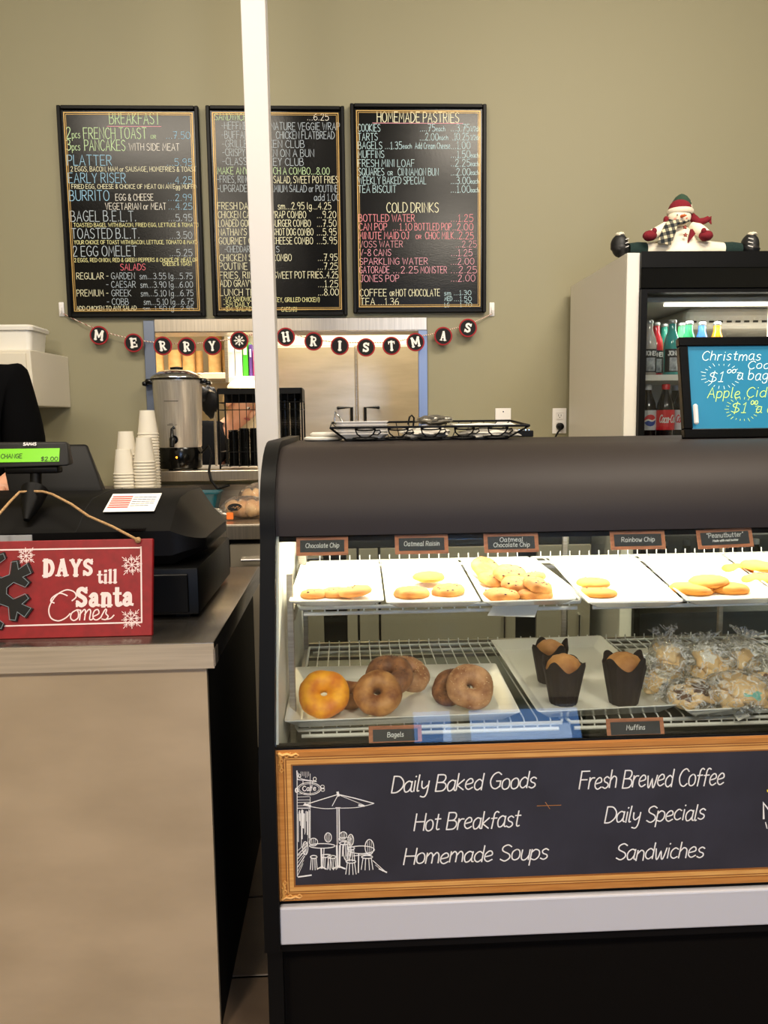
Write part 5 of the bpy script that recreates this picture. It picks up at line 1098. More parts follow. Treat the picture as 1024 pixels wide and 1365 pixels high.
# wrapped decorated cookies
bagm = glass('cellophane', (1, .995, .97), .55, 1.5, .09, .1); nt = bagm.node_tree; tc = nt.nodes.new('ShaderNodeTexCoord')
n1 = nt.nodes.new('ShaderNodeTexNoise'); n1.inputs['Scale'].default_value = 38; n1.inputs['Detail'].default_value = 5; n1.inputs['Distortion'].default_value = 1.4; nt.links.new(tc.outputs['Object'], n1.inputs['Vector'])
r1 = nt.nodes.new('ShaderNodeValToRGB'); e = r1.color_ramp.elements; e[0].position = .44; e[0].color = (.03, .03, .03, 1); e[1].position = .56; e[1].color = (.03, .03, .03, 1); q_ = e.new(.5); q_.color = (.6, .6, .6, 1); nt.links.new(n1.outputs['Fac'], r1.inputs[0])  # white crinkle highlights painted into the film as diffuse streaks
bp_ = nt.nodes.new('ShaderNodeBump'); bp_.inputs['Strength'].default_value = 1; bp_.inputs['Distance'].default_value = .006; nt.links.new(n1.outputs['Fac'], bp_.inputs['Height'])
for nd in nt.nodes:
    if nd.type == 'MIX_SHADER' and not nd.inputs[0].is_linked: nt.links.new(r1.outputs[0], nd.inputs[0])
    if nd.type in ('BSDF_GLOSSY', 'FRESNEL'): nt.links.new(bp_.outputs[0], nd.inputs['Normal'])
def bagged(px, py, z, rx, ry, rz, seed, label, cookies, tail, rot=0, tiltx=0.35):
    p = atz(px, py, z+rz); p.z = z; t = thing('wrapped_cookies', label, 'wrapped cookies', p, 'cellophane bags of cookies on the right platter')
    for (dx, dy, dz, r, lob, ic) in cookies:
        M = Matrix.Translation(p+Vector((dx, dy, dz+.006+r*.9*sin(tiltx)))) @ Matrix.Rotation(tiltx, 4, 'X') @ Matrix.Rotation(dx*3, 4, 'Y')
        c = disc(M, r*.86, .011, seed+dx*99, .04, lob).build('cookie', ckm['sugar'], t, 60)
        if ic:
            q = disc(M @ Matrix.Translation((0, 0, .0095)), r*.5, .003, seed, .15, 5); q.build('icing', mat('icing_'+ic, {'teal': (120, 190, 178), 'brown': (96, 62, 40), 'white': (238, 234, 226)}[ic], .5), c, 60)
    m = MB(); m.M = Matrix.Translation(p+Vector((0, 0, rz))) @ Matrix.Rotation(rot, 4, 'Z')
    def crk(q, d):
        k = 1+.16*noise.noise(d*2.2+Vector((seed, 1, 0)))+.07*abs(noise.noise(d*6+Vector((seed, 0, 9)))); q = q*k
        if d.z < 0: q.z = max(q.z, -rz+.001)
        return q
    m.blob((0, 0, 0), (rx, ry, rz), 56, 32, 0, 1, seed, crk); m.build('cellophane_bag', bagm, t, 25)
    if tail:
        tx_, ty_, tz_, w_ = tail; c0 = p+Vector((tx_*.75, ty_*.75, rz+tz_*.45)); c1 = p+Vector((tx_, ty_, rz+tz_)); m = MB(); R1, C1 = 9, 22; vs_ = []
        ax = (c1-c0).normalized(); s1 = ax.cross(Vector((0, 1, .2))).normalized(); s2 = ax.cross(s1)
        for i in range(R1):
            k = i/(R1-1); ww = w_*(.22+.9*k*k) if k > .15 else w_*.4
            for j in range(C1):
                a = 2*pi*j/C1; rr = ww*(1+.35*sin(5*a+seed)+.25*noise.noise(Vector((a*2, k*5, seed)))); vs_.append(c0.lerp(c1, k)+s1*rr*cos(a)+s2*rr*.5*sin(a)+ax*(.004*sin(7*a) if i == R1-1 else 0))
        m.add(vs_, [(i*C1+j, i*C1+(j+1) % C1, (i+1)*C1+(j+1) % C1, (i+1)*C1+j) for i in range(R1-1) for j in range(C1)]); m.build('bag_tail', bagm, t, 25)
    return t
zb0 = ZL+.006
bagged(880, 905, zb0, .050, .045, .032, 3, 'bag of wrapped cookies at the left end of the right platter', [(-.01, 0, 0, .034, 5, None), (.012, .012, .012, .032, 5, 'white')], (-.045, .02, .035, .022))
bagged(893, 880, zb0+.012, .045, .045, .050, 8, 'tall bag of wrapped cookies standing behind with its tail up', [(0, 0, 0, .034, 0, None), (.004, .006, .02, .034, 0, None), (-.004, .01, .04, .030, 5, None)], (-.014, .0, .07, .024), tiltx=.7)
bagged(922, 925, zb0, .058, .050, .028, 12, 'front bag with a pale cookie piped in brown lines', [(-.018, -.004, 0, .036, 0, 'brown'), (.016, .0, .010, .036, 6, 'brown')], (-.06, .0, .012, .02), tiltx=.5)
lbt = bagged(985, 920, zb0+.004, .062, .050, .036, 15, 'front bag of flower shaped cookies with teal icing', [(-.02, 0, 0, .036, 6, None), (.02, -.004, .004, .040, 6, 'teal'), (.0, .01, .02, .036, 6, None), (.03, .01, .02, .030, 6, None)], (.0, -.05, -.022, .024), tiltx=.5)
p_ = [at(975, 946, 1.45), at(994, 942, 1.45), at(999, 954, 1.432), at(984, 961, 1.432)]
MB().hexa([*p_, *(p-Vector((0, .0008, 0)) for p in p_)]).build('ingredient_label', paper, lbt)
m = MB(); q = [p_[0].lerp(p_[3], t).lerp(p_[1].lerp(p_[2], t), .15) for t in (.1, .25, .5, .75)]; q2 = [p_[0].lerp(p_[3], t).lerp(p_[1].lerp(p_[2], t), .85) for t in (.1, .25, .5, .75)]
for a, b, w_ in ((q[0], q2[0], .003), (q[1], q2[1], .002), (q[2], q2[2], .001), (q[3], q2[3], .001)): m.tube([a-Vector((0, .001, 0)), b-Vector((0, .001, 0))], w_*.5, 5)
m.build('label_print', mat('label_blue', (50, 84, 160), .6), lbt)
bagged(945, 885, zb0+.010, .055, .045, .048, 19, 'bag of wrapped cookies heaped in the middle of the right platter', [(-.012, 0, .0, .034, 5, None), (.016, 0, .012, .034, 0, None), (0, .01, .03, .032, 5, 'white')], (-.01, .02, .060, .03), tiltx=.6)
bagged(985, 878, zb0+.012, .055, .045, .046, 23, 'bag of wrapped cookies at the back under the wire shelf end', [(-.012, 0, .0, .034, 5, None), (.016, 0, .016, .034, 5, None)], (.03, .03, .055, .03), tiltx=.6)
bagged(1032, 900, zb0, .055, .050, .040, 27, 'bag with a dark cookie cut by the right edge of the photo', [(-.016, 0, 0, .034, 0, 'brown'), (.02, 0, .01, .034, 0, None)], (.0, .03, .05, .028), tiltx=.5)

# ------------------------------------------------------------------ name cards on the inside of the glass
cardw = mat('card_wood', (176, 112, 74), .7, c2=(140, 84, 54), nscale=30, stretch=(1, 6, 6)); cardk = mat('card_black', (40, 42, 42), .7); cardt = mat('card_chalk', (214, 214, 206), .8)
gup = (gt-gb).normalized(); GP = Plane(gb+Vector((0, .0045, 0))-gn*.0022, (1, 0, 0), gup)
def gpos(px, py): d = ray(px, py); t = (GP.o-CP).dot(GP.n)/d.dot(GP.n); p = CP+d*t-GP.o; return (p.x, p.dot(GP.uz))
def card(x0, y0, x1, y1, lines, label, rot=0):
    a = gpos(x0, y1); b = gpos(x1, y0); c = ((a[0]+b[0])/2, (a[1]+b[1])/2); w_, h_ = b[0]-a[0], b[1]-a[1]
    ux = GP.ux*cos(rot)+GP.uz*sin(rot); uz = GP.uz*cos(rot)-GP.ux*sin(rot); pl = Plane(GP.P(*c), ux, uz)
    def bx_(m, x, y, x_, y_, o0, o1): return m.hexa([pl.P(x, y, o0), pl.P(x_, y, o0), pl.P(x_, y_, o0), pl.P(x, y_, o0), pl.P(x, y, o1), pl.P(x_, y, o1), pl.P(x_, y_, o1), pl.P(x, y_, o1)])
    t = thing('name_card', label, 'sign', pl.P(0, -h_/2), 'name cards in the display case')
    bx_(MB(), -w_/2, -h_/2, w_/2, h_/2, -.001, 0).build('card_border', cardw, t); bx_(MB(), -w_/2+.007, -h_/2+.006, w_/2-.007, h_/2-.006, 0, .0003).build('card_face', cardk, t)
    n = len(lines)
    for i, (s, ww, hh) in enumerate(lines):
        m = MB(); lettering(m, pl, s, -w_*ww/2, (n/2-i-.5)*h_*.27-hh*.45*h_+.0008, w_*ww, hh*h_, .0011, slant=.1, off=.0006); m.build('lettering', cardt, t)
card(395, 715, 464, 741, [('Chocolate Chip', .64, .24)], 'framed card reading Chocolate Chip at the top left of the glass')
card(527, 712, 597, 739, [('Oatmeal Raisin', .66, .24)], 'framed card reading Oatmeal Raisin')
card(646, 710, 717, 737, [('Oatmeal', .42, .22), ('Chocolate Chip', .66, .22)], 'framed card reading Oatmeal Chocolate Chip')
card(815, 707, 885.5, 733, [('Rainbow Chip', .6, .24)], 'framed card reading Rainbow Chip')
card(931, 704, 1002, 731, [('"Peanutbutter"', .66, .24), ('Made with real butter', .46, .10)], 'tilted framed card reading Peanutbutter', rot=.03)
card(492, 966, 562, 994, [('Bagels', .30, .24)], 'framed card reading Bagels low on the glass')
card(810, 956, 884, 985, [('Muffins', .32, .24)], 'framed card reading Muffins low on the glass')
# folded paper tag over the upper shelf's front rod
a, b = atz(655, 818, .962), atz(716, 820, .962); m = MB()
q_ = [at(662, 800, 1.492), at(721, 799, 1.492), at(713, 822, 1.465), at(650, 820, 1.465)]; m.hexa([*(p-Vector((0, .0008, .0008)) for p in q_), *q_]); 
tag(m.build('paper_tag', paper, None), 'blank white paper tag slanting from the upper shelf front rod', 'tag')

# ------------------------------------------------------------------ printed banner on the case front
BY = 1.298; bn = thing('cafe_banner', 'gold framed chalkboard banner on the display case front listing baked goods and coffee', 'banner', (.57, BY, .5))
def bp(px, py, Y=BY): p = at(px, py, Y); return (p.x, p.z)
bz0, bz1 = bp(700, 1188)[1], bp(700, 990)[1]; bx0_, bx1_ = EX1+.0005, XR-.002
B('banner_panel', (bx0_, BY, bz0), (bx1_, 1.3028, bz1), mat('banner_black', (36, 34, 42), .55, c2=(46, 44, 54), nscale=9), bn)
gold = [mat('frame_gold', (196, 132, 62), .5, c2=(178, 114, 46), nscale=40, stretch=(.3, 1, 6)), mat('frame_gold_light', (222, 166, 92), .5, c2=(204, 144, 72), nscale=40, stretch=(.3, 1, 6)), mat('frame_gold_dark', (142, 88, 34), .5)]
fw = .0275
for i, (k0, k1, hh, gi) in enumerate(((0, .10, .0012, 0), (.10, .42, .0022, 0), (.42, .50, .0014, 2), (.50, .56, .0020, 1), (.56, .64, .0014, 2), (.64, .90, .0020, 1), (.90, 1, .0012, 2))):
    m = MB()
    for xa_, za_, xb_, zb_2 in ((bx0_+fw*k0, bz0+fw*k0, bx1_-fw*k0, bz0+fw*k1), (bx0_+fw*k0, bz1-fw*k1, bx1_-fw*k0, bz1-fw*k0), (bx0_+fw*k0, bz0+fw*k1, bx0_+fw*k1, bz1-fw*k1), (bx1_-fw*k1, bz0+fw*k1, bx1_-fw*k0, bz1-fw*k1)):
        m.box((xa_, BY-hh, za_), (xb_, BY, zb_2))
    m.build('frame_moulding', gold[gi], bn)
def scroll(cx_, cz_, sx, sz):
    m = MB(); y = BY-.003
    def tb(pts, r): m.tube([(cx_+sx*x, y, cz_+sz*z) for x, z in pts], r, 6)
    for ax in (0, 1):
        f_ = (lambda x, z: (x, z)) if ax == 0 else (lambda x, z: (z, x))
        tb([f_(*p) for p in ((.003, .003), (.010, .007), (.018, .005), (.026, .008), (.033, .005), (.038, .008))], [.0028, .003, .0026, .0028, .002, .001])
        for k in range(4):
            c = (.009+k*.008, .006+(k % 2)*.002); tb([f_(c[0]+.0032*cos(t), c[1]+.0030*sin(t)) for t in [j*.75 for j in range(7)]], .0013)
    m.blob((cx_+sx*.006, y, cz_+sz*.006), (.004, .0022, .004), 10, 6); m.build('corner_scroll', gold[1], bn, 60)
scroll(bx0_+.001, bz1-.001, 1, -1); scroll(bx0_+.001, bz0+.001, 1, 1); scroll(bx1_-.001, bz1-.001, -1, -1); scroll(bx1_-.001, bz0+.001, -1, 1)
BP_ = Plane((0, BY, 0), (1, 0, 0), (0, 0, 1)); chw = mat('banner_white', (238, 234, 230), .7)
for s, x0, x1, yb, h_ in (('Daily Baked Goods', 522, 716, 1056, 24), ('Hot Breakfast', 552, 695, 1107, 25), ('Homemade Soups', 538, 732, 1152, 24), ('Fresh Brewed Coffee', 772, 967, 1052, 26), ('Daily Specials', 806, 941, 1097, 24), ('Sandwiches', 821, 940, 1147, 24)):
    m = MB(); a = bp(x0, yb); b = bp(x1, yb-.036*(x1-x0)); lettering(m, BP_, s, a[0], a[1], b[0]-a[0]-.004, h_/F*BY, .0023, slant=.17, gap=.9, sp=3.4, jit=.5); m.build('lettering', chw, bn)
m = MB(); a = bp(1018, 1091); lettering(m, BP_, 'M', a[0], a[1], .030, .029, .0034, slant=-.12, jit=0); m.build('lettering', chw, bn)
m = MB(); ribbon(m, BP_, [bp(1020.5, 1096), bp(1022.5, 1104)], .0018, .0006); m.build('lettering', chw, bn)
m = MB(); ribbon(m, BP_, [bp(1023.5, 1054), bp(1028, 1053)], .0045, .0006); m.build('yellow_flourish', mat('yellow_print', (236, 220, 60), .7), bn)
m = MB(); ribbon(m, BP_, [bp(716, 1074), bp(748, 1073)], .0009, .0006); ribbon(m, BP_, [bp(727, 1069), bp(733, 1078)], .0008, .0008); m.build('gold_scratch', gold[0], bn)
# the cafe terrace drawing
def dp(x, y): return bp(350+x*.3418, 980+y*.3418)
m = MB(); K = [0]
def st_(pts, w=.0011, sm=False, closed=False):
    p = [dp(*q) for q in pts]; p = crom(p, 4) if sm else p; K[0] += 1; ribbon(m, BP_, p, w, .0006+(K[0] % 9)*.00003)
def ell(cx_, cy_, rx_, ry_, w=.0011, a0=0, a1=2*pi, n=22): st_([(cx_+rx_*cos(a0+(a1-a0)*k/n), cy_+ry_*sin(a0+(a1-a0)*k/n)) for k in range(n+1)], w)
random.seed(4)
st_([(135, 138), (136, 550)]); st_([(186, 150), (186, 232)], .0008); st_([(186, 240), (187, 430)], .0008)
st_([(134, 138), (136, 172), (210, 180)], .0016); st_([(138, 145), (150, 168), (200, 178)], .0010, True); ell(144, 158, 5, 7); ell(204, 170, 6, 7); st_([(196, 180), (196, 190)]); st_([(158, 178), (158, 190)])
ell(182, 208, 45, 24, .0013); ell(182, 208, 39, 19, .0008); ell(234, 200, 7, 6); ell(235, 213, 7, 5); st_([(228, 206), (242, 207)], .0012); ell(134, 214, 5, 8, .0022)
for y in (228, 240, 252, 262, 275, 284): st_([(136, y), (184, y+random.uniform(-2, 2))], .0008 if y != 284 else .0015)
for k in range(15): x = 138+k*3.3; st_([(x, 288+random.uniform(0, 20)), (x+random.uniform(-1, 1), 330+random.uniform(0, 110))], random.choice((.0006, .0009, .0016)))
for k in range(6): x = 150+k*6; st_([(x, 142), (x, 155+random.uniform(0, 12))], .0006)
for k in range(7): st_([(138, 545-k*16), (158+k*3, 500-k*14)], random.choice((.0008, .0014)))
st_([(140, 552), (190, 545)], .0026); st_([(136, 470), (170, 450)], .0009)
# umbrella
st_([(160, 272), (230, 250), (295, 230)], .0016); st_([(295, 230), (360, 245), (434, 265)], .0018); st_([(163, 273), (200, 280), (245, 286), (300, 284), (360, 282), (400, 275), (434, 266)], .0012, True)
st_([(295, 232), (272, 275)], .0012); st_([(297, 232), (395, 272)], .0009); st_([(293, 222), (296, 236)], .004); st_([(165, 268), (186, 276)], .0040); st_([(376, 272), (396, 275)], .003)
st_([(290, 282), (292, 520)], .0012); st_([(299, 282), (301, 410)], .0016); st_([(295, 282), (296, 420)], .0007); st_([(286, 283), (303, 283)], .0022)
# tables
ell(233, 431, 50, 9, .0016); ell(385, 446, 52, 15, .0016); ell(322, 404, 24, 6, .0014)
st_([(229, 442), (231, 518)], .0026); st_([(240, 442), (236, 518)], .0014); st_([(215, 520), (232, 512), (248, 521)], .0022); st_([(375, 462), (374, 535)], .002); st_([(355, 470), (420, 462)], .0014)
st_([(290, 430), (292, 515)], .003); st_([(302, 430), (300, 515)], .003); st_([(275, 520), (296, 510), (322, 520)], .0028)
def chair(x, y, w, h, sx, sy):   # back arch, spindles, seat, legs
    ell(x, y, w, h, .0015); 
    for k in (-.45, 0, .45): st_([(x+k*w, y-h*.8), (x+k*w*.8, y+h*.85)], .0007)
    ell(sx, sy, w*1.25, 6, .0018)
    for k in (-1, -.35, .4, 1): st_([(sx+k*w*.95, sy+5), (sx+k*w*1.35, sy+52-abs(k)*3)], .0013)
chair(167, 440, 10, 26, 200, 474); chair(199, 416, 16, 15, 250, 470); chair(256, 398, 13, 18, 270, 474); chair(315, 390, 14, 14, 318, 420); chair(344, 408, 11, 22, 345, 440)
chair(330, 450, 15, 40, 345, 492); chair(417, 436, 17, 30, 408, 474)
st_([(430, 488), (480, 532)], .0012); st_([(455, 520), (484, 534)], .0024); st_([(440, 505), (470, 530)], .0008)
m.build('cafe_drawing', chw, bn)
m = MB(); a = dp(157, 216); b = dp(208, 214); lettering(m, BP_, 'Cafe', a[0], a[1], b[0]-a[0], .0085, .0015, off=.0011); m.build('lettering', chw, bn)
# ------------------------------------------------------------------ drinks cooler
KX0, KX1, KF, KB, KT = .955, 1.95, 2.72, 3.40, 1.874
ck = thing('drinks_cooler', 'tall white sided drinks cooler with a black framed glass door at the right', 'cooler', (1.45, 3.06, 0))
cw = mat('cooler_white', (214, 208, 196), .35)
XF = at(852, 400, KF).x; zg1 = at(900, 391, KF).z; xg0 = at(858.5, 480, KF).x; zh = at(900, 385, KF).z
B('side_panel', (KX0, KF+.02, .08), (KX0+.03, KB, KT), cw, ck)
B('side_panel', (KX1-.03, KF+.02, .08), (KX1, KB, KT), cw, ck)
B('corner_strip', (KX0, KF-.002, .08), (XF, KF+.02, KT), mat('corner_white', (218, 213, 203), .35), ck, .002)
B('back_panel', (KX0+.03, KB-.03, .08), (KX1-.03, KB, KT), mat('liner_grey', (150, 146, 138), .5), ck)
B('roof', (KX0+.03, KF+.02, KT-.03), (KX1-.03, KB-.03, KT), cw, ck)
B('roof_skin', (KX0+.03, KF+.02, KT-.001), (KX1-.0, KB, KT+.001), blackm, ck)
B('inner_ceiling', (KX0+.03, KF+.06, zg1-.02), (KX1-.03, KB-.03, zg1-.005), mat('liner_grey', (150, 146, 138), .5), ck)
B('inner_side', (KX0+.03, KF+.03, .2), (KX0+.045, KB-.03, zg1), mat('liner_grey', (150, 146, 138), .5), ck)
B('base', (KX0+.03, KF+.03, .08), (KX1-.03, KB-.03, .2), blackm, ck)
zm = at(900, 357, KF).z
B('header', (XF, KF-.012, zh), (KX1, KF+.03, KT), blackg, ck, .002)
B('header_lip', (XF, KF-.016, zm-.001), (KX1, KF-.012, KT+.002), blackm, ck)
dr = MB()
for a, b in (((XF, .2), (xg0, zh-.004)), ((KX1-.03, .2), (KX1, zh-.004)), ((xg0, zg1), (KX1-.03, zh-.004)), ((xg0, .2), (KX1-.03, .26))): dr.box((a[0], KF-.02, a[1]), (b[0], KF+.02, b[1]))
dr = dr.build('door', blackm, ck)
B('pane', (xg0, KF-.004, .26), (KX1-.03, KF+.002, zg1), glass('cooler_glass', (.93, .95, .95), 1.0), dr)
lampm = mat('cooler_tube', (255, 246, 226), .4, emit=4)
B('lamp_tube', (at(883, 397, KF+.1).x, KF+.07, zg1-.032), (KX1-.06, KF+.085, zg1-.022), lampm, ck)
xt = at(1020, 430, KF+.09).x
MB().lathe([(.010, .9), (.010, zg1-.03)], 12, (xt+.01, KF+.07, 0)).build('lamp_tube', mat('side_tube', (255, 236, 200), .4, emit=2.5), ck, 50)
B('fan_grille', (1.25, KF+.2, zg1-.10), (1.75, KB-.1, zg1-.02), mat('fan_grey', (176, 170, 158), .4), ck, .03, 3)
for i in range(14): B('grille_slot', (1.27+i*.033, KF+.197, zg1-.075), (1.288+i*.033, KF+.2, zg1-.068), black, ck)
for x in (KX0+.05, KX1-.05):
    for y in (KF+.06, KB-.06): MB().lathe([(.02, 0), (.02, .08)], 12, (x, y, 0)).build('foot', blackm, ck)
zs1 = at(890, 501, 2.80).z; zs2 = zs1-.27; SH = [zs1, zs2, zs2-.28, zs2-.56]
for z in SH:
    s = B('shelf', (KX0+.046, KF+.05, z-.010), (KX1-.031, KB-.032, z), mat('shelf_wire_white', (214, 210, 200), .4), ck, .002)
    B('price_rail', (KX0+.046, KF+.042, z-.018), (KX1-.031, KF+.05, z+.002), mat('rail_white', (228, 224, 214), .4), s)
class Cyl:    # a page wrapped round a bottle, facing -Y
    def __init__(s, c, r): s.c = Vector(c); s.r = r; s.k = 0; s.n = Vector((0, -1, 0))
    def P(s, x, y, off=0): a = x/s.r; return s.c+Vector((sin(a)*(s.r+off), -cos(a)*(s.r+off), y))
lip = mat('label_black', (20, 20, 22), .5); lbw = mat('label_white', (224, 222, 218), .5)
def liquid(n, c): return mat('soda_'+n, c, .12, spec=.7, c2=tuple(int(v*.8) for v in c), nscale=10)
def band(mb, cy, z0, z1, a=2.6, off=.0006, x0=None, x1=None):
    n = 16; A = cy.r*a/2; x0 = -A if x0 is None else x0; x1 = A if x1 is None else x1
    mb.add([cy.P(x0+(x1-x0)*i/n, z, off) for i in range(n+1) for z in (z0, z1)], [(2*i, 2*i+2, 2*i+3, 2*i+1) for i in range(n)])
def soda(x, y, z, colr, cname, label):
    t = thing('soda_bottle', label, 'bottle', (x, y, z), 'glass soda bottles on the cooler top shelf')
    MB().lathe([(.024, z), (.0268, z+.004), (.0268, z+.11), (.024, z+.128), (.0135, z+.158), (.0128, z+.18)], 22, (x, y, 0)).build('bottle_body', liquid(cname, colr), t, 50)
    MB().lathe([(.0132, z+.18), (.0145, z+.183), (.0145, z+.19), (.012, z+.193)], 16, (x, y, 0)).build('bottle_cap', mat('cap_silver', (176, 178, 176), .3, .8), t, 50)
    cy = Cyl((x, y, z), .0268); m = MB(); band(m, cy, .012, .092); lb = m.build('label', lip, t)
    m = MB(); band(m, cy, .016, .062, off=.0009, x0=-.016, x1=.016); m.build('label_picture', mat('picture_grey', (186, 188, 190), .6, c2=(110, 116, 122), nscale=60), lb)
    m = MB(); lettering(m, cy, 'JONES', -.021, .070, .042, .014, .0034, off=.0011); m.build('lettering', lbw, lb)
for px_, Y, c, n, lab in ((864, 2.80, (200, 190, 180), 'clear', 'clear soda bottle at the cooler door edge, left of the red one'), (873, 2.86, (196, 30, 44), 'red', 'red soda bottle on the top shelf of the cooler'), (894.5, 2.80, (56, 168, 160), 'teal', 'teal soda bottle in front on the top shelf of the cooler'), (884, 2.90, (26, 130, 110), 'green_teal', 'dark teal soda bottle behind the bright teal one'),
                      (907, 2.88, (90, 196, 120), 'mint', 'mint green soda bottle beside the teal bottle'), (917, 2.84, (60, 170, 110), 'green', 'green soda bottle just above the lit chalkboard corner'), (934, 2.86, (70, 120, 200), 'blue', 'blue soda bottle hidden behind the lit chalkboard'), (954, 2.86, (226, 140, 30), 'orange', 'orange soda bottle hidden behind the lit chalkboard')):
    soda(at(px_, 500, Y).x, Y, zs1, c, n, lab)
cola = mat('cola', (24, 10, 8), .1, spec=.7)
def pop(x, y, z, kind, label):
    t = thing('soda_bottle', label, 'bottle', (x, y, z), 'plastic soda bottles on the cooler lower shelf'); r = .0315
    red_ = (206, 22, 34); capc = {'coke': red_, 'pepsi': (206, 208, 214), 'diet': (206, 208, 214)}[kind]
    MB().lathe([(.026, z), (.0305, z+.008), (r, z+.03), (.0295, z+.07), (r, z+.105), (r, z+.150), (.028, z+.175), (.0145, z+.212), (.0125, z+.222)], 24, (x, y, 0)).build('bottle_body', cola, t, 50)
    MB().lathe([(.0142, z+.222), (.0142, z+.238), (.0125, z+.241)], 18, (x, y, 0)).build('bottle_cap', mat('cap_'+kind, capc, .35), t, 50)
    cy = Cyl((x, y, z), r); m = MB(); band(m, cy, .080, .150, a=4.6, off=.0008)
    lb = m.build('label', mat('pop_label_'+kind, {'coke': (214, 30, 40), 'pepsi': (196, 198, 204), 'diet': (206, 208, 214)}[kind], .4), t)
    if kind != 'pepsi':
        m = MB(); lettering(m, cy, 'Coca-Cola', -.032, .106, .064, .026, .0032, slant=.3, off=.0012, gap=1.0); m.build('lettering', lbw if kind == 'coke' else mat('red_ink2', red_, .5), lb)
    else:
        for nm, a0, a1, colr in (('red_half', 0, pi, (206, 30, 44)), ('blue_half', pi, 2*pi, (20, 60, 150))):
            m = MB(); R_ = .021
            for k in range(10):
                ya, yb_ = (R_*k/10*(1 if a0 == 0 else -1), R_*(k+1)/10*(1 if a0 == 0 else -1)); xa2, xb2 = sqrt(max(0, R_*R_-ya*ya)), sqrt(max(0, R_*R_-yb_*yb_))
                for j in range(8):
                    u0_, u1_ = -1+j/4, -1+(j+1)/4; m.add([cy.P(xa2*u0_, .114+ya, .0012), cy.P(xa2*u1_, .114+ya, .0012), cy.P(xb2*u1_, .114+yb_, .0012), cy.P(xb2*u0_, .114+yb_, .0012)], [(0, 1, 2, 3)])
            m.build('emblem_'+nm, mat('emblem_'+nm, colr, .5), lb)
        m = MB(); ribbon(m, cy, crom([(-.020, .110), (-.008, .116), (.006, .112), (.020, .119)]), .0055, .0016); m.build('emblem_wave', lbw, lb)
for px_, Y, k, lab in ((863, 2.82, 'pepsi', 'cola bottle with a silver cap and round emblem at the cooler door edge'), (887, 2.80, 'coke', 'red labelled cola bottle with a red cap in the cooler'), (909, 2.82, 'diet', 'silver labelled cola bottle beside the lit chalkboard'), (900, 2.92, 'pepsi', 'dark cola bottle with a silver cap behind the red labelled one'), (930, 2.84, 'coke', 'red labelled cola bottle hidden behind the lit chalkboard')):
    x = at(px_, 550, Y).x; pop(x, Y, zs2, k, lab)
for j, z in enumerate(SH[2:]):
    for i in range(6): pop(KX0+.10+i*.085, 2.80, z, ('diet', 'coke', 'pepsi')[(i+j) % 3], f'cola bottle {["on the third", "on the bottom"][j]} cooler shelf, {["at the left end", "second from the left", "third from the left", "fourth from the left", "fifth from the left", "sixth from the left"][i]}')

# ------------------------------------------------------------------ lit chalkboard on the case
LY = 1.76; lx0 = at(912, 570, LY).x; lx1 = lx0+.46; lz0 = 1.2735; lz1 = at(1000, 449.5, LY+.05).z
lup = Vector((0, .05, lz1-lz0)).normalized(); LP_ = Plane((lx0, LY, lz0), (1, 0, 0), lup); LH = (lz1-lz0)/lup.z; LW = lx1-lx0
lt = thing('lit_chalkboard', 'black framed lit blue chalkboard advertising Christmas cookies and apple cider', 'chalkboard', (lx0+LW/2, LY, lz0-.0005))
def slab_(m, x0, y0, x1, y1, o0, o1, bev=0): return m.hexa([LP_.P(x0, y0, o0), LP_.P(x1, y0, o0), LP_.P(x1, y1, o0), LP_.P(x0, y1, o0), LP_.P(x0, y0, o1), LP_.P(x1, y0, o1), LP_.P(x1, y1, o1), LP_.P(x0, y1, o1)], bev)
fwd = .021
for a in ((0, 0, LW, fwd), (0, LH-fwd, LW, LH), (0, fwd, fwd, LH-fwd), (LW-fwd, fwd, LW, LH-fwd)): slab_(MB(), *a, -.012, .006, .002).build('frame_bar', blackg, lt)
slab_(MB(), fwd, fwd, LW-fwd, LH-fwd, -.008, .0).build('screen', mat('lit_blue', (34, 118, 150), .3, emit=.2), lt)
slab_(MB(), .004, .0, LW-.004, LH-.004, -.014, -.012).build('rear_cover', blackm, lt)
MB().tube([LP_.P(LW*.5, LH*.8, -.014), Vector((lx0+LW*.5, LY+.15, lz0+.004))], .005, 8).build('easel_leg', blackm, lt)
def lp(px, py): d = ray(px, py); t = (LP_.o-CP).dot(LP_.n)/d.dot(LP_.n); p = CP+d*t-LP_.o; return (p.x, p.dot(LP_.uz))
def cp_(x, y): return lp(740+x*.2773, 250+y*.2773)
mk = {'w': mat('marker_white', (216, 240, 226), .6, emit=.25), 'y': mat('marker_lime', (196, 226, 110), .6, emit=.25)}
for k, s, x0, x1, yb, h_ in (('w', 'Christmas', 705, 985, 832, 46), ('w', 'Cookies', 925, 1140, 872, 40), ('w', '$1', 735, 802, 934, 50), ('w', '00', 826, 866, 892, 18), ('w', 'a bag', 876, 1020, 925, 50), ('y', 'Apple', 732, 885, 1012, 52), ('y', 'Cider', 918, 1080, 1008, 50), ('y', '$1', 845, 912, 1084, 50), ('y', '00', 940, 972, 1044, 20), ('y', 'a cup', 966, 1110, 1085, 48)):
    m = MB(); a = cp_(x0, yb); b = cp_(x1, yb); lettering(m, LP_, s, a[0], a[1], b[0]-a[0], h_*.2773/F*LY, .0017, slant=.22, off=.0005, jit=.5); m.build('lettering', mk[k], lt)
random.seed(3)
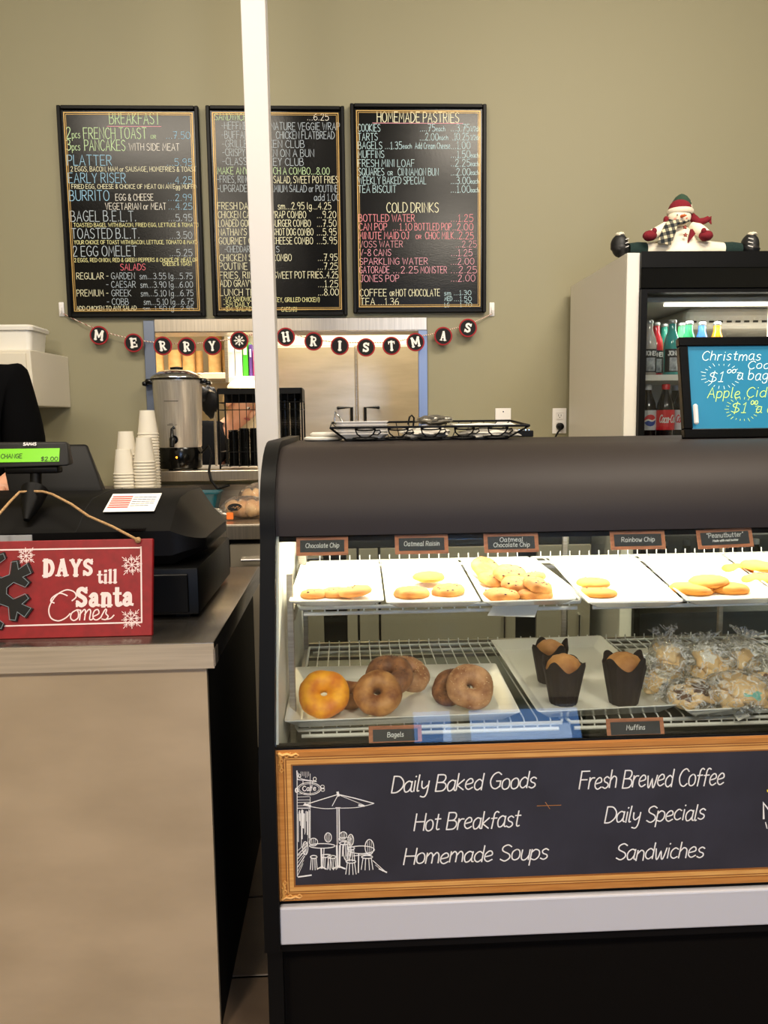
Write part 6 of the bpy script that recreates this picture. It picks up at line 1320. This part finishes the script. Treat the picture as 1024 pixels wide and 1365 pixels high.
for k, cx1, cy1, rx1_, ry1_ in (('w', 800, 905, 78, 50), ('y', 900, 1066, 66, 48)):
    m = MB()
    for i in range(22):
        a = 2*pi*i/22; r0_, r1_ = 1.0, 1.0+random.uniform(.12, .32); ribbon(m, LP_, [cp_(cx1+rx1_*r0_*cos(a), cy1-ry1_*r0_*sin(a)), cp_(cx1+rx1_*r1_*cos(a), cy1-ry1_*r1_*sin(a))], .0011, .0005)
    m.build('ray_marks', mk[k], lt)
a = cp_(660, 1143); b = cp_(676, 1046); slab_(MB(), a[0], a[1], b[0], b[1], .006, .014, .003).build('marker_pen', white, lt)

# ------------------------------------------------------------------ plush snowman on the cooler
SY = 2.83; S0 = KT+.003
wool = mat('cream_fleece', (232, 222, 200), .95, bump=.5, bscale=160); rk_ = mat('red_knit', (112, 14, 28), .95, bump=.6, bscale=220); gk = mat('green_knit', (38, 62, 46), .95, bump=.6, bscale=220); bt = mat('black_boot', (14, 14, 16), .55); dg_ = mat('dark_green_plush', (12, 38, 34), .95, bump=.6, bscale=200)
def sp3(x, y, dy=0): return at(740+x*.2773, 250+y*.2773, SY+dy)
c = sp3(600, 250); sn_ = thing('plush_snowman', 'plush snowman with legs spread wide sitting on the drinks cooler', 'plush toy', (c.x, SY, S0))
def bl(name, c, r, m_, par=sn_, amp=.05, seed=1, fn=None, nu=26, nv=18):
    m = MB(); m.blob(c, r, nu, nv, amp, 2.5, seed, fn); return m.build(name, m_, par, 70)
px_m = .2773/F*SY     # metres per crop pixel at the toy
b0_ = sp3(600, 240); hz = 78*px_m
body = MB(); HB = 146*px_m; body.lathe([(r*px_m, z*HB) for r, z in ((100, 0), (112, .05), (114, .16), (100, .32), (86, .48), (76, .62), (68, .76), (58, .88), (44, .96), (20, 1.02), (2, 1.03))], 32, (0, 0, 0))
body.v = [Vector((b0_.x+v.x, SY+v.y*.78+(v.z*.10), S0+v.z)) for v in body.v]; body = body.build('body', wool, sn_, 70)
for s, xa1, xb1, xc1 in ((-1, 560, 430, 348), (1, 650, 800, 884)):
    a, b, c2 = sp3(xa1, 278), sp3(xb1, 281), sp3(xc1, 279); r1, r2 = .030, .026
    for p, r in ((a, r1), (b, r2), (c2, r2)): p.z = S0+r-.001; p.y = SY-.01
    MB().tube([a, a.lerp(b, .5), b], [r1*1.05, r1, r2], 18).build('leg', wool, sn_, 70)
    MB().tube([b, b.lerp(c2, .5), c2], [r2*1.05, r2*1.1, r2*.95], 18).build('trouser_cuff', dg_, sn_, 70)
    f0 = sp3(305 if s < 0 else 930, 262); m = MB(); f0.y = SY-.012; zc_ = S0+.040
    m.blob((f0.x, f0.y, zc_), (.030, .036, .042), 24, 16, .05, 2, 4, lambda q, d: Vector((q.x, q.y-(.012 if d.z < -.2 else 0), max(q.z, -.040)))); bo = m.build('boot', bt, sn_, 70)
    MB().blob((f0.x+.002*s, f0.y-.006, zc_+.036), (.016, .020, .009), 14, 8, .3, 3, 5).build('boot_trim', mat('fleece_trim', (214, 204, 182), .95), bo, 60)
    for k in range(3): MB().tube([(f0.x-s*.022, f0.y-.030, zc_+.02-k*.013), (f0.x-s*.008, f0.y-.038, zc_+.014-k*.013)], .0014, 6).build('boot_lace', white, bo, 60)
    # arm and mitten
    sh = sp3(545 if s < 0 else 665, 185); el = sp3(500 if s < 0 else 705, 212, -.03); hn_ = sp3(462 if s < 0 else 728, 228, -.05)
    MB().tube([sh, el, hn_], [.020, .020, .017], 16).build('arm', wool, sn_, 70)
    h2 = sp3(456 if s < 0 else 726, 232, -.055); mi = MB(); mi.blob(h2, (.024, .020, .018), 20, 14, .08, 2, 6); mi.blob(h2+Vector((-s*.012, -.008, .014)), (.009, .009, .011), 12, 8); mi.build('mitten', rk_, sn_, 70)
hd = sp3(597, 143, -.012); head = MB(); head.blob(hd, (.0395, .036, .034), 30, 20, .03, 2, 7); head = head.build('head', mat('cream_face', (236, 222, 196), .9), sn_, 70)
m = MB(); n0 = sp3(608, 138, -.046); m.tube([n0, n0+Vector((.004, -.014, -.001)), n0+Vector((.008, -.026, -.003))], [.0055, .0045, .001], 10); m.build('carrot_nose', mat('carrot', (216, 104, 56), .8), head, 60)
for x, y in ((588, 131), (622, 128)): MB().blob(sp3(x, y, -.046), (.0022, .002, .0026), 8, 6).build('eye', blackg, head, 60)
MB().tube([sp3(590, 155, -.044), sp3(600, 160, -.047), sp3(614, 158, -.046)], .0009, 6).build('smile', blackg, head)
for x, y in ((578, 150), (632, 146)): MB().blob(sp3(x, y, -.043), (.005, .002, .004), 8, 6).build('cheek', mat('blush', (224, 140, 120), .9), head, 60)
# ear muffs, hat with green crown
for x, y in ((534, 156), (664, 142)): bl('ear_muff', sp3(x, y, -.01), (.009, .012, .013), rk_, sn_, .1)
hat = MB(); hc_ = sp3(600, 118, -.008); prof_ = [(.041, -.004), (.0405, .006), (.037, .018), (.032, .028), (.024, .036), (.012, .042), (.001, .044)]
hat.lathe(prof_, 28, hc_, cap=False); hat = hat.build('hat', rk_, sn_, 60)
m = MB(); m.lathe([(.034, .020), (.034, .028), (.030, .040), (.020, .054), (.009, .062), (.001, .065)], 26, hc_+Vector((.007, .006, -.002)), cap=False); m.build('hat_crown', gk, hat, 60)
m = MB(); m.lathe([(.040, -.010), (.0430, -.007), (.0438, -.001), (.0430, .006), (.040, .009)], 30, hc_, cap=False); m.build('hat_brim', mat('fleece_trim', (214, 204, 182), .95), hat, 60)
m = MB(); m.tube([sp3(650, 66, -.01), sp3(654, 90, -.02), sp3(656, 118, -.02)], [.003, .004, .005], 8); m.blob(sp3(656, 112, -.022), (.008, .008, .009), 12, 8, .2, 3, 2); m.build('hat_pompom', mat('fleece_trim', (214, 204, 182), .95), hat, 60)
# red scarf tail flying to the right, plaid scarf in front
m = MB(); m.tube([sp3(640, 130, 0), sp3(668, 150, -.01), sp3(690, 166, -.015), sp3(718, 160, -.02), sp3(738, 150, -.02)], [.010, .014, .013, .011, .010], 12); rs = m.build('hat_tail', rk_, sn_, 60)
for k in range(6): MB().tube([sp3(738, 146+k*3, -.02), sp3(752, 140+k*7, -.02-.002*k)], .0022, 6).build('fringe', rk_, rs, 60)
pm = bpy.data.materials.new('plaid_wool'); pm.use_nodes = True; nt = pm.node_tree; bsd = nt.nodes['Principled BSDF']; bsd.inputs['Roughness'].default_value = .95
tc = nt.nodes.new('ShaderNodeTexCoord'); mp = nt.nodes.new('ShaderNodeMapping'); mp.inputs['Rotation'].default_value = (0, radians(12), 0); nt.links.new(tc.outputs['Object'], mp.inputs[0])
sx_ = nt.nodes.new('ShaderNodeSeparateXYZ'); nt.links.new(mp.outputs[0], sx_.inputs[0]); fac = []
for ax in ('X', 'Z'):
    w_ = nt.nodes.new('ShaderNodeMath'); w_.operation = 'MULTIPLY'; w_.inputs[1].default_value = 44; nt.links.new(sx_.outputs[ax], w_.inputs[0])
    f_ = nt.nodes.new('ShaderNodeMath'); f_.operation = 'FRACT'; nt.links.new(w_.outputs[0], f_.inputs[0]); g_ = nt.nodes.new('ShaderNodeMath'); g_.operation = 'GREATER_THAN'; g_.inputs[1].default_value = .45; nt.links.new(f_.outputs[0], g_.inputs[0]); fac.append(g_)
ad = nt.nodes.new('ShaderNodeMath'); ad.operation = 'ADD'; nt.links.new(fac[0].outputs[0], ad.inputs[0]); nt.links.new(fac[1].outputs[0], ad.inputs[1])
dv_ = nt.nodes.new('ShaderNodeMath'); dv_.operation = 'MULTIPLY'; dv_.inputs[1].default_value = .5; nt.links.new(ad.outputs[0], dv_.inputs[0])
cr = nt.nodes.new('ShaderNodeValToRGB'); cr.color_ramp.interpolation = 'CONSTANT'; e = cr.color_ramp.elements; e[0].color = lin((206, 190, 156)); e[1].position = .9; e[1].color = lin((24, 30, 34)); q_ = e.new(.4); q_.color = lin((92, 90, 80))
nt.links.new(dv_.outputs[0], cr.inputs[0]); nt.links.new(cr.outputs[0], bsd.inputs[0])
m = MB(); L = []
for i, (x0, y0, x1, y1, dy) in enumerate(((540, 160, 600, 152, -.047), (522, 190, 588, 186, -.056), (512, 215, 580, 216, -.060), (503, 240, 570, 246, -.062), (494, 268, 558, 275, -.060))):
    a, b = sp3(x0, y0, dy), sp3(x1, y1, dy); L += [a, a.lerp(b, .5)+Vector((0, -.004, 0)), b, b+Vector((0, .004, 0)), a.lerp(b, .5)+Vector((0, .0, 0)), a+Vector((0, .004, 0))]
m.add(L, [(k*6+i, k*6+(i+1) % 6, (k+1)*6+(i+1) % 6, (k+1)*6+i) for k in range(4) for i in range(6)]+[(0, 1, 2, 3, 4, 5), (24, 29, 28, 27, 26, 25)])
sc_o = m.build('plaid_scarf', pm, sn_, 60, recalc=True)
MB().tube([sp3(548, 160, -.030), sp3(585, 170, -.046), sp3(615, 168, -.046), sp3(642, 158, -.030)], [.006, .007, .006, .005], 12).build('scarf_wrap', pm, sn_, 60)
for x, y in ((626, 190), (628, 228)):
    p = sp3(x, y, -.058); pl = Plane(p, (1, 0, 0), (0, 0, 1)); m = MB(); pts = []
    for k in range(10): r = (.0055 if k % 2 == 0 else .0025); a_ = pi/2+pi*k/5; pts.append((r*1.35*cos(a_), r*1.35*sin(a_)))
    m.add([pl.P(a_, b_, .001) for a_, b_ in pts]+[pl.P(a_, b_, -.006) for a_, b_ in pts], [list(range(10))]+[(i, i+10, (i+1) % 10+10, (i+1) % 10) for i in range(10)]); m.build('star_button', mat('star_red', (176, 80, 66), .8), sn_)
    m = MB(); ribbon(m, pl, pts+[pts[0]], .0009, .0016); m.build('star_stitch', black, sn_)
p = sp3(655, 228, -.055); pl = Plane(p, (1, 0, 0), (0, 0, 1)); pts = [(-.001, .020), (.004, .020), (.015, .004), (-.010, -.026)]
m = MB(); m.add([pl.P(a_, b_, .001) for a_, b_ in pts]+[pl.P(a_, b_, -.010) for a_, b_ in pts], [(0, 1, 2, 3)]+[(i, i+4, (i+1) % 4+4, (i+1) % 4) for i in range(4)]); m.build('patch', rk_, sn_)
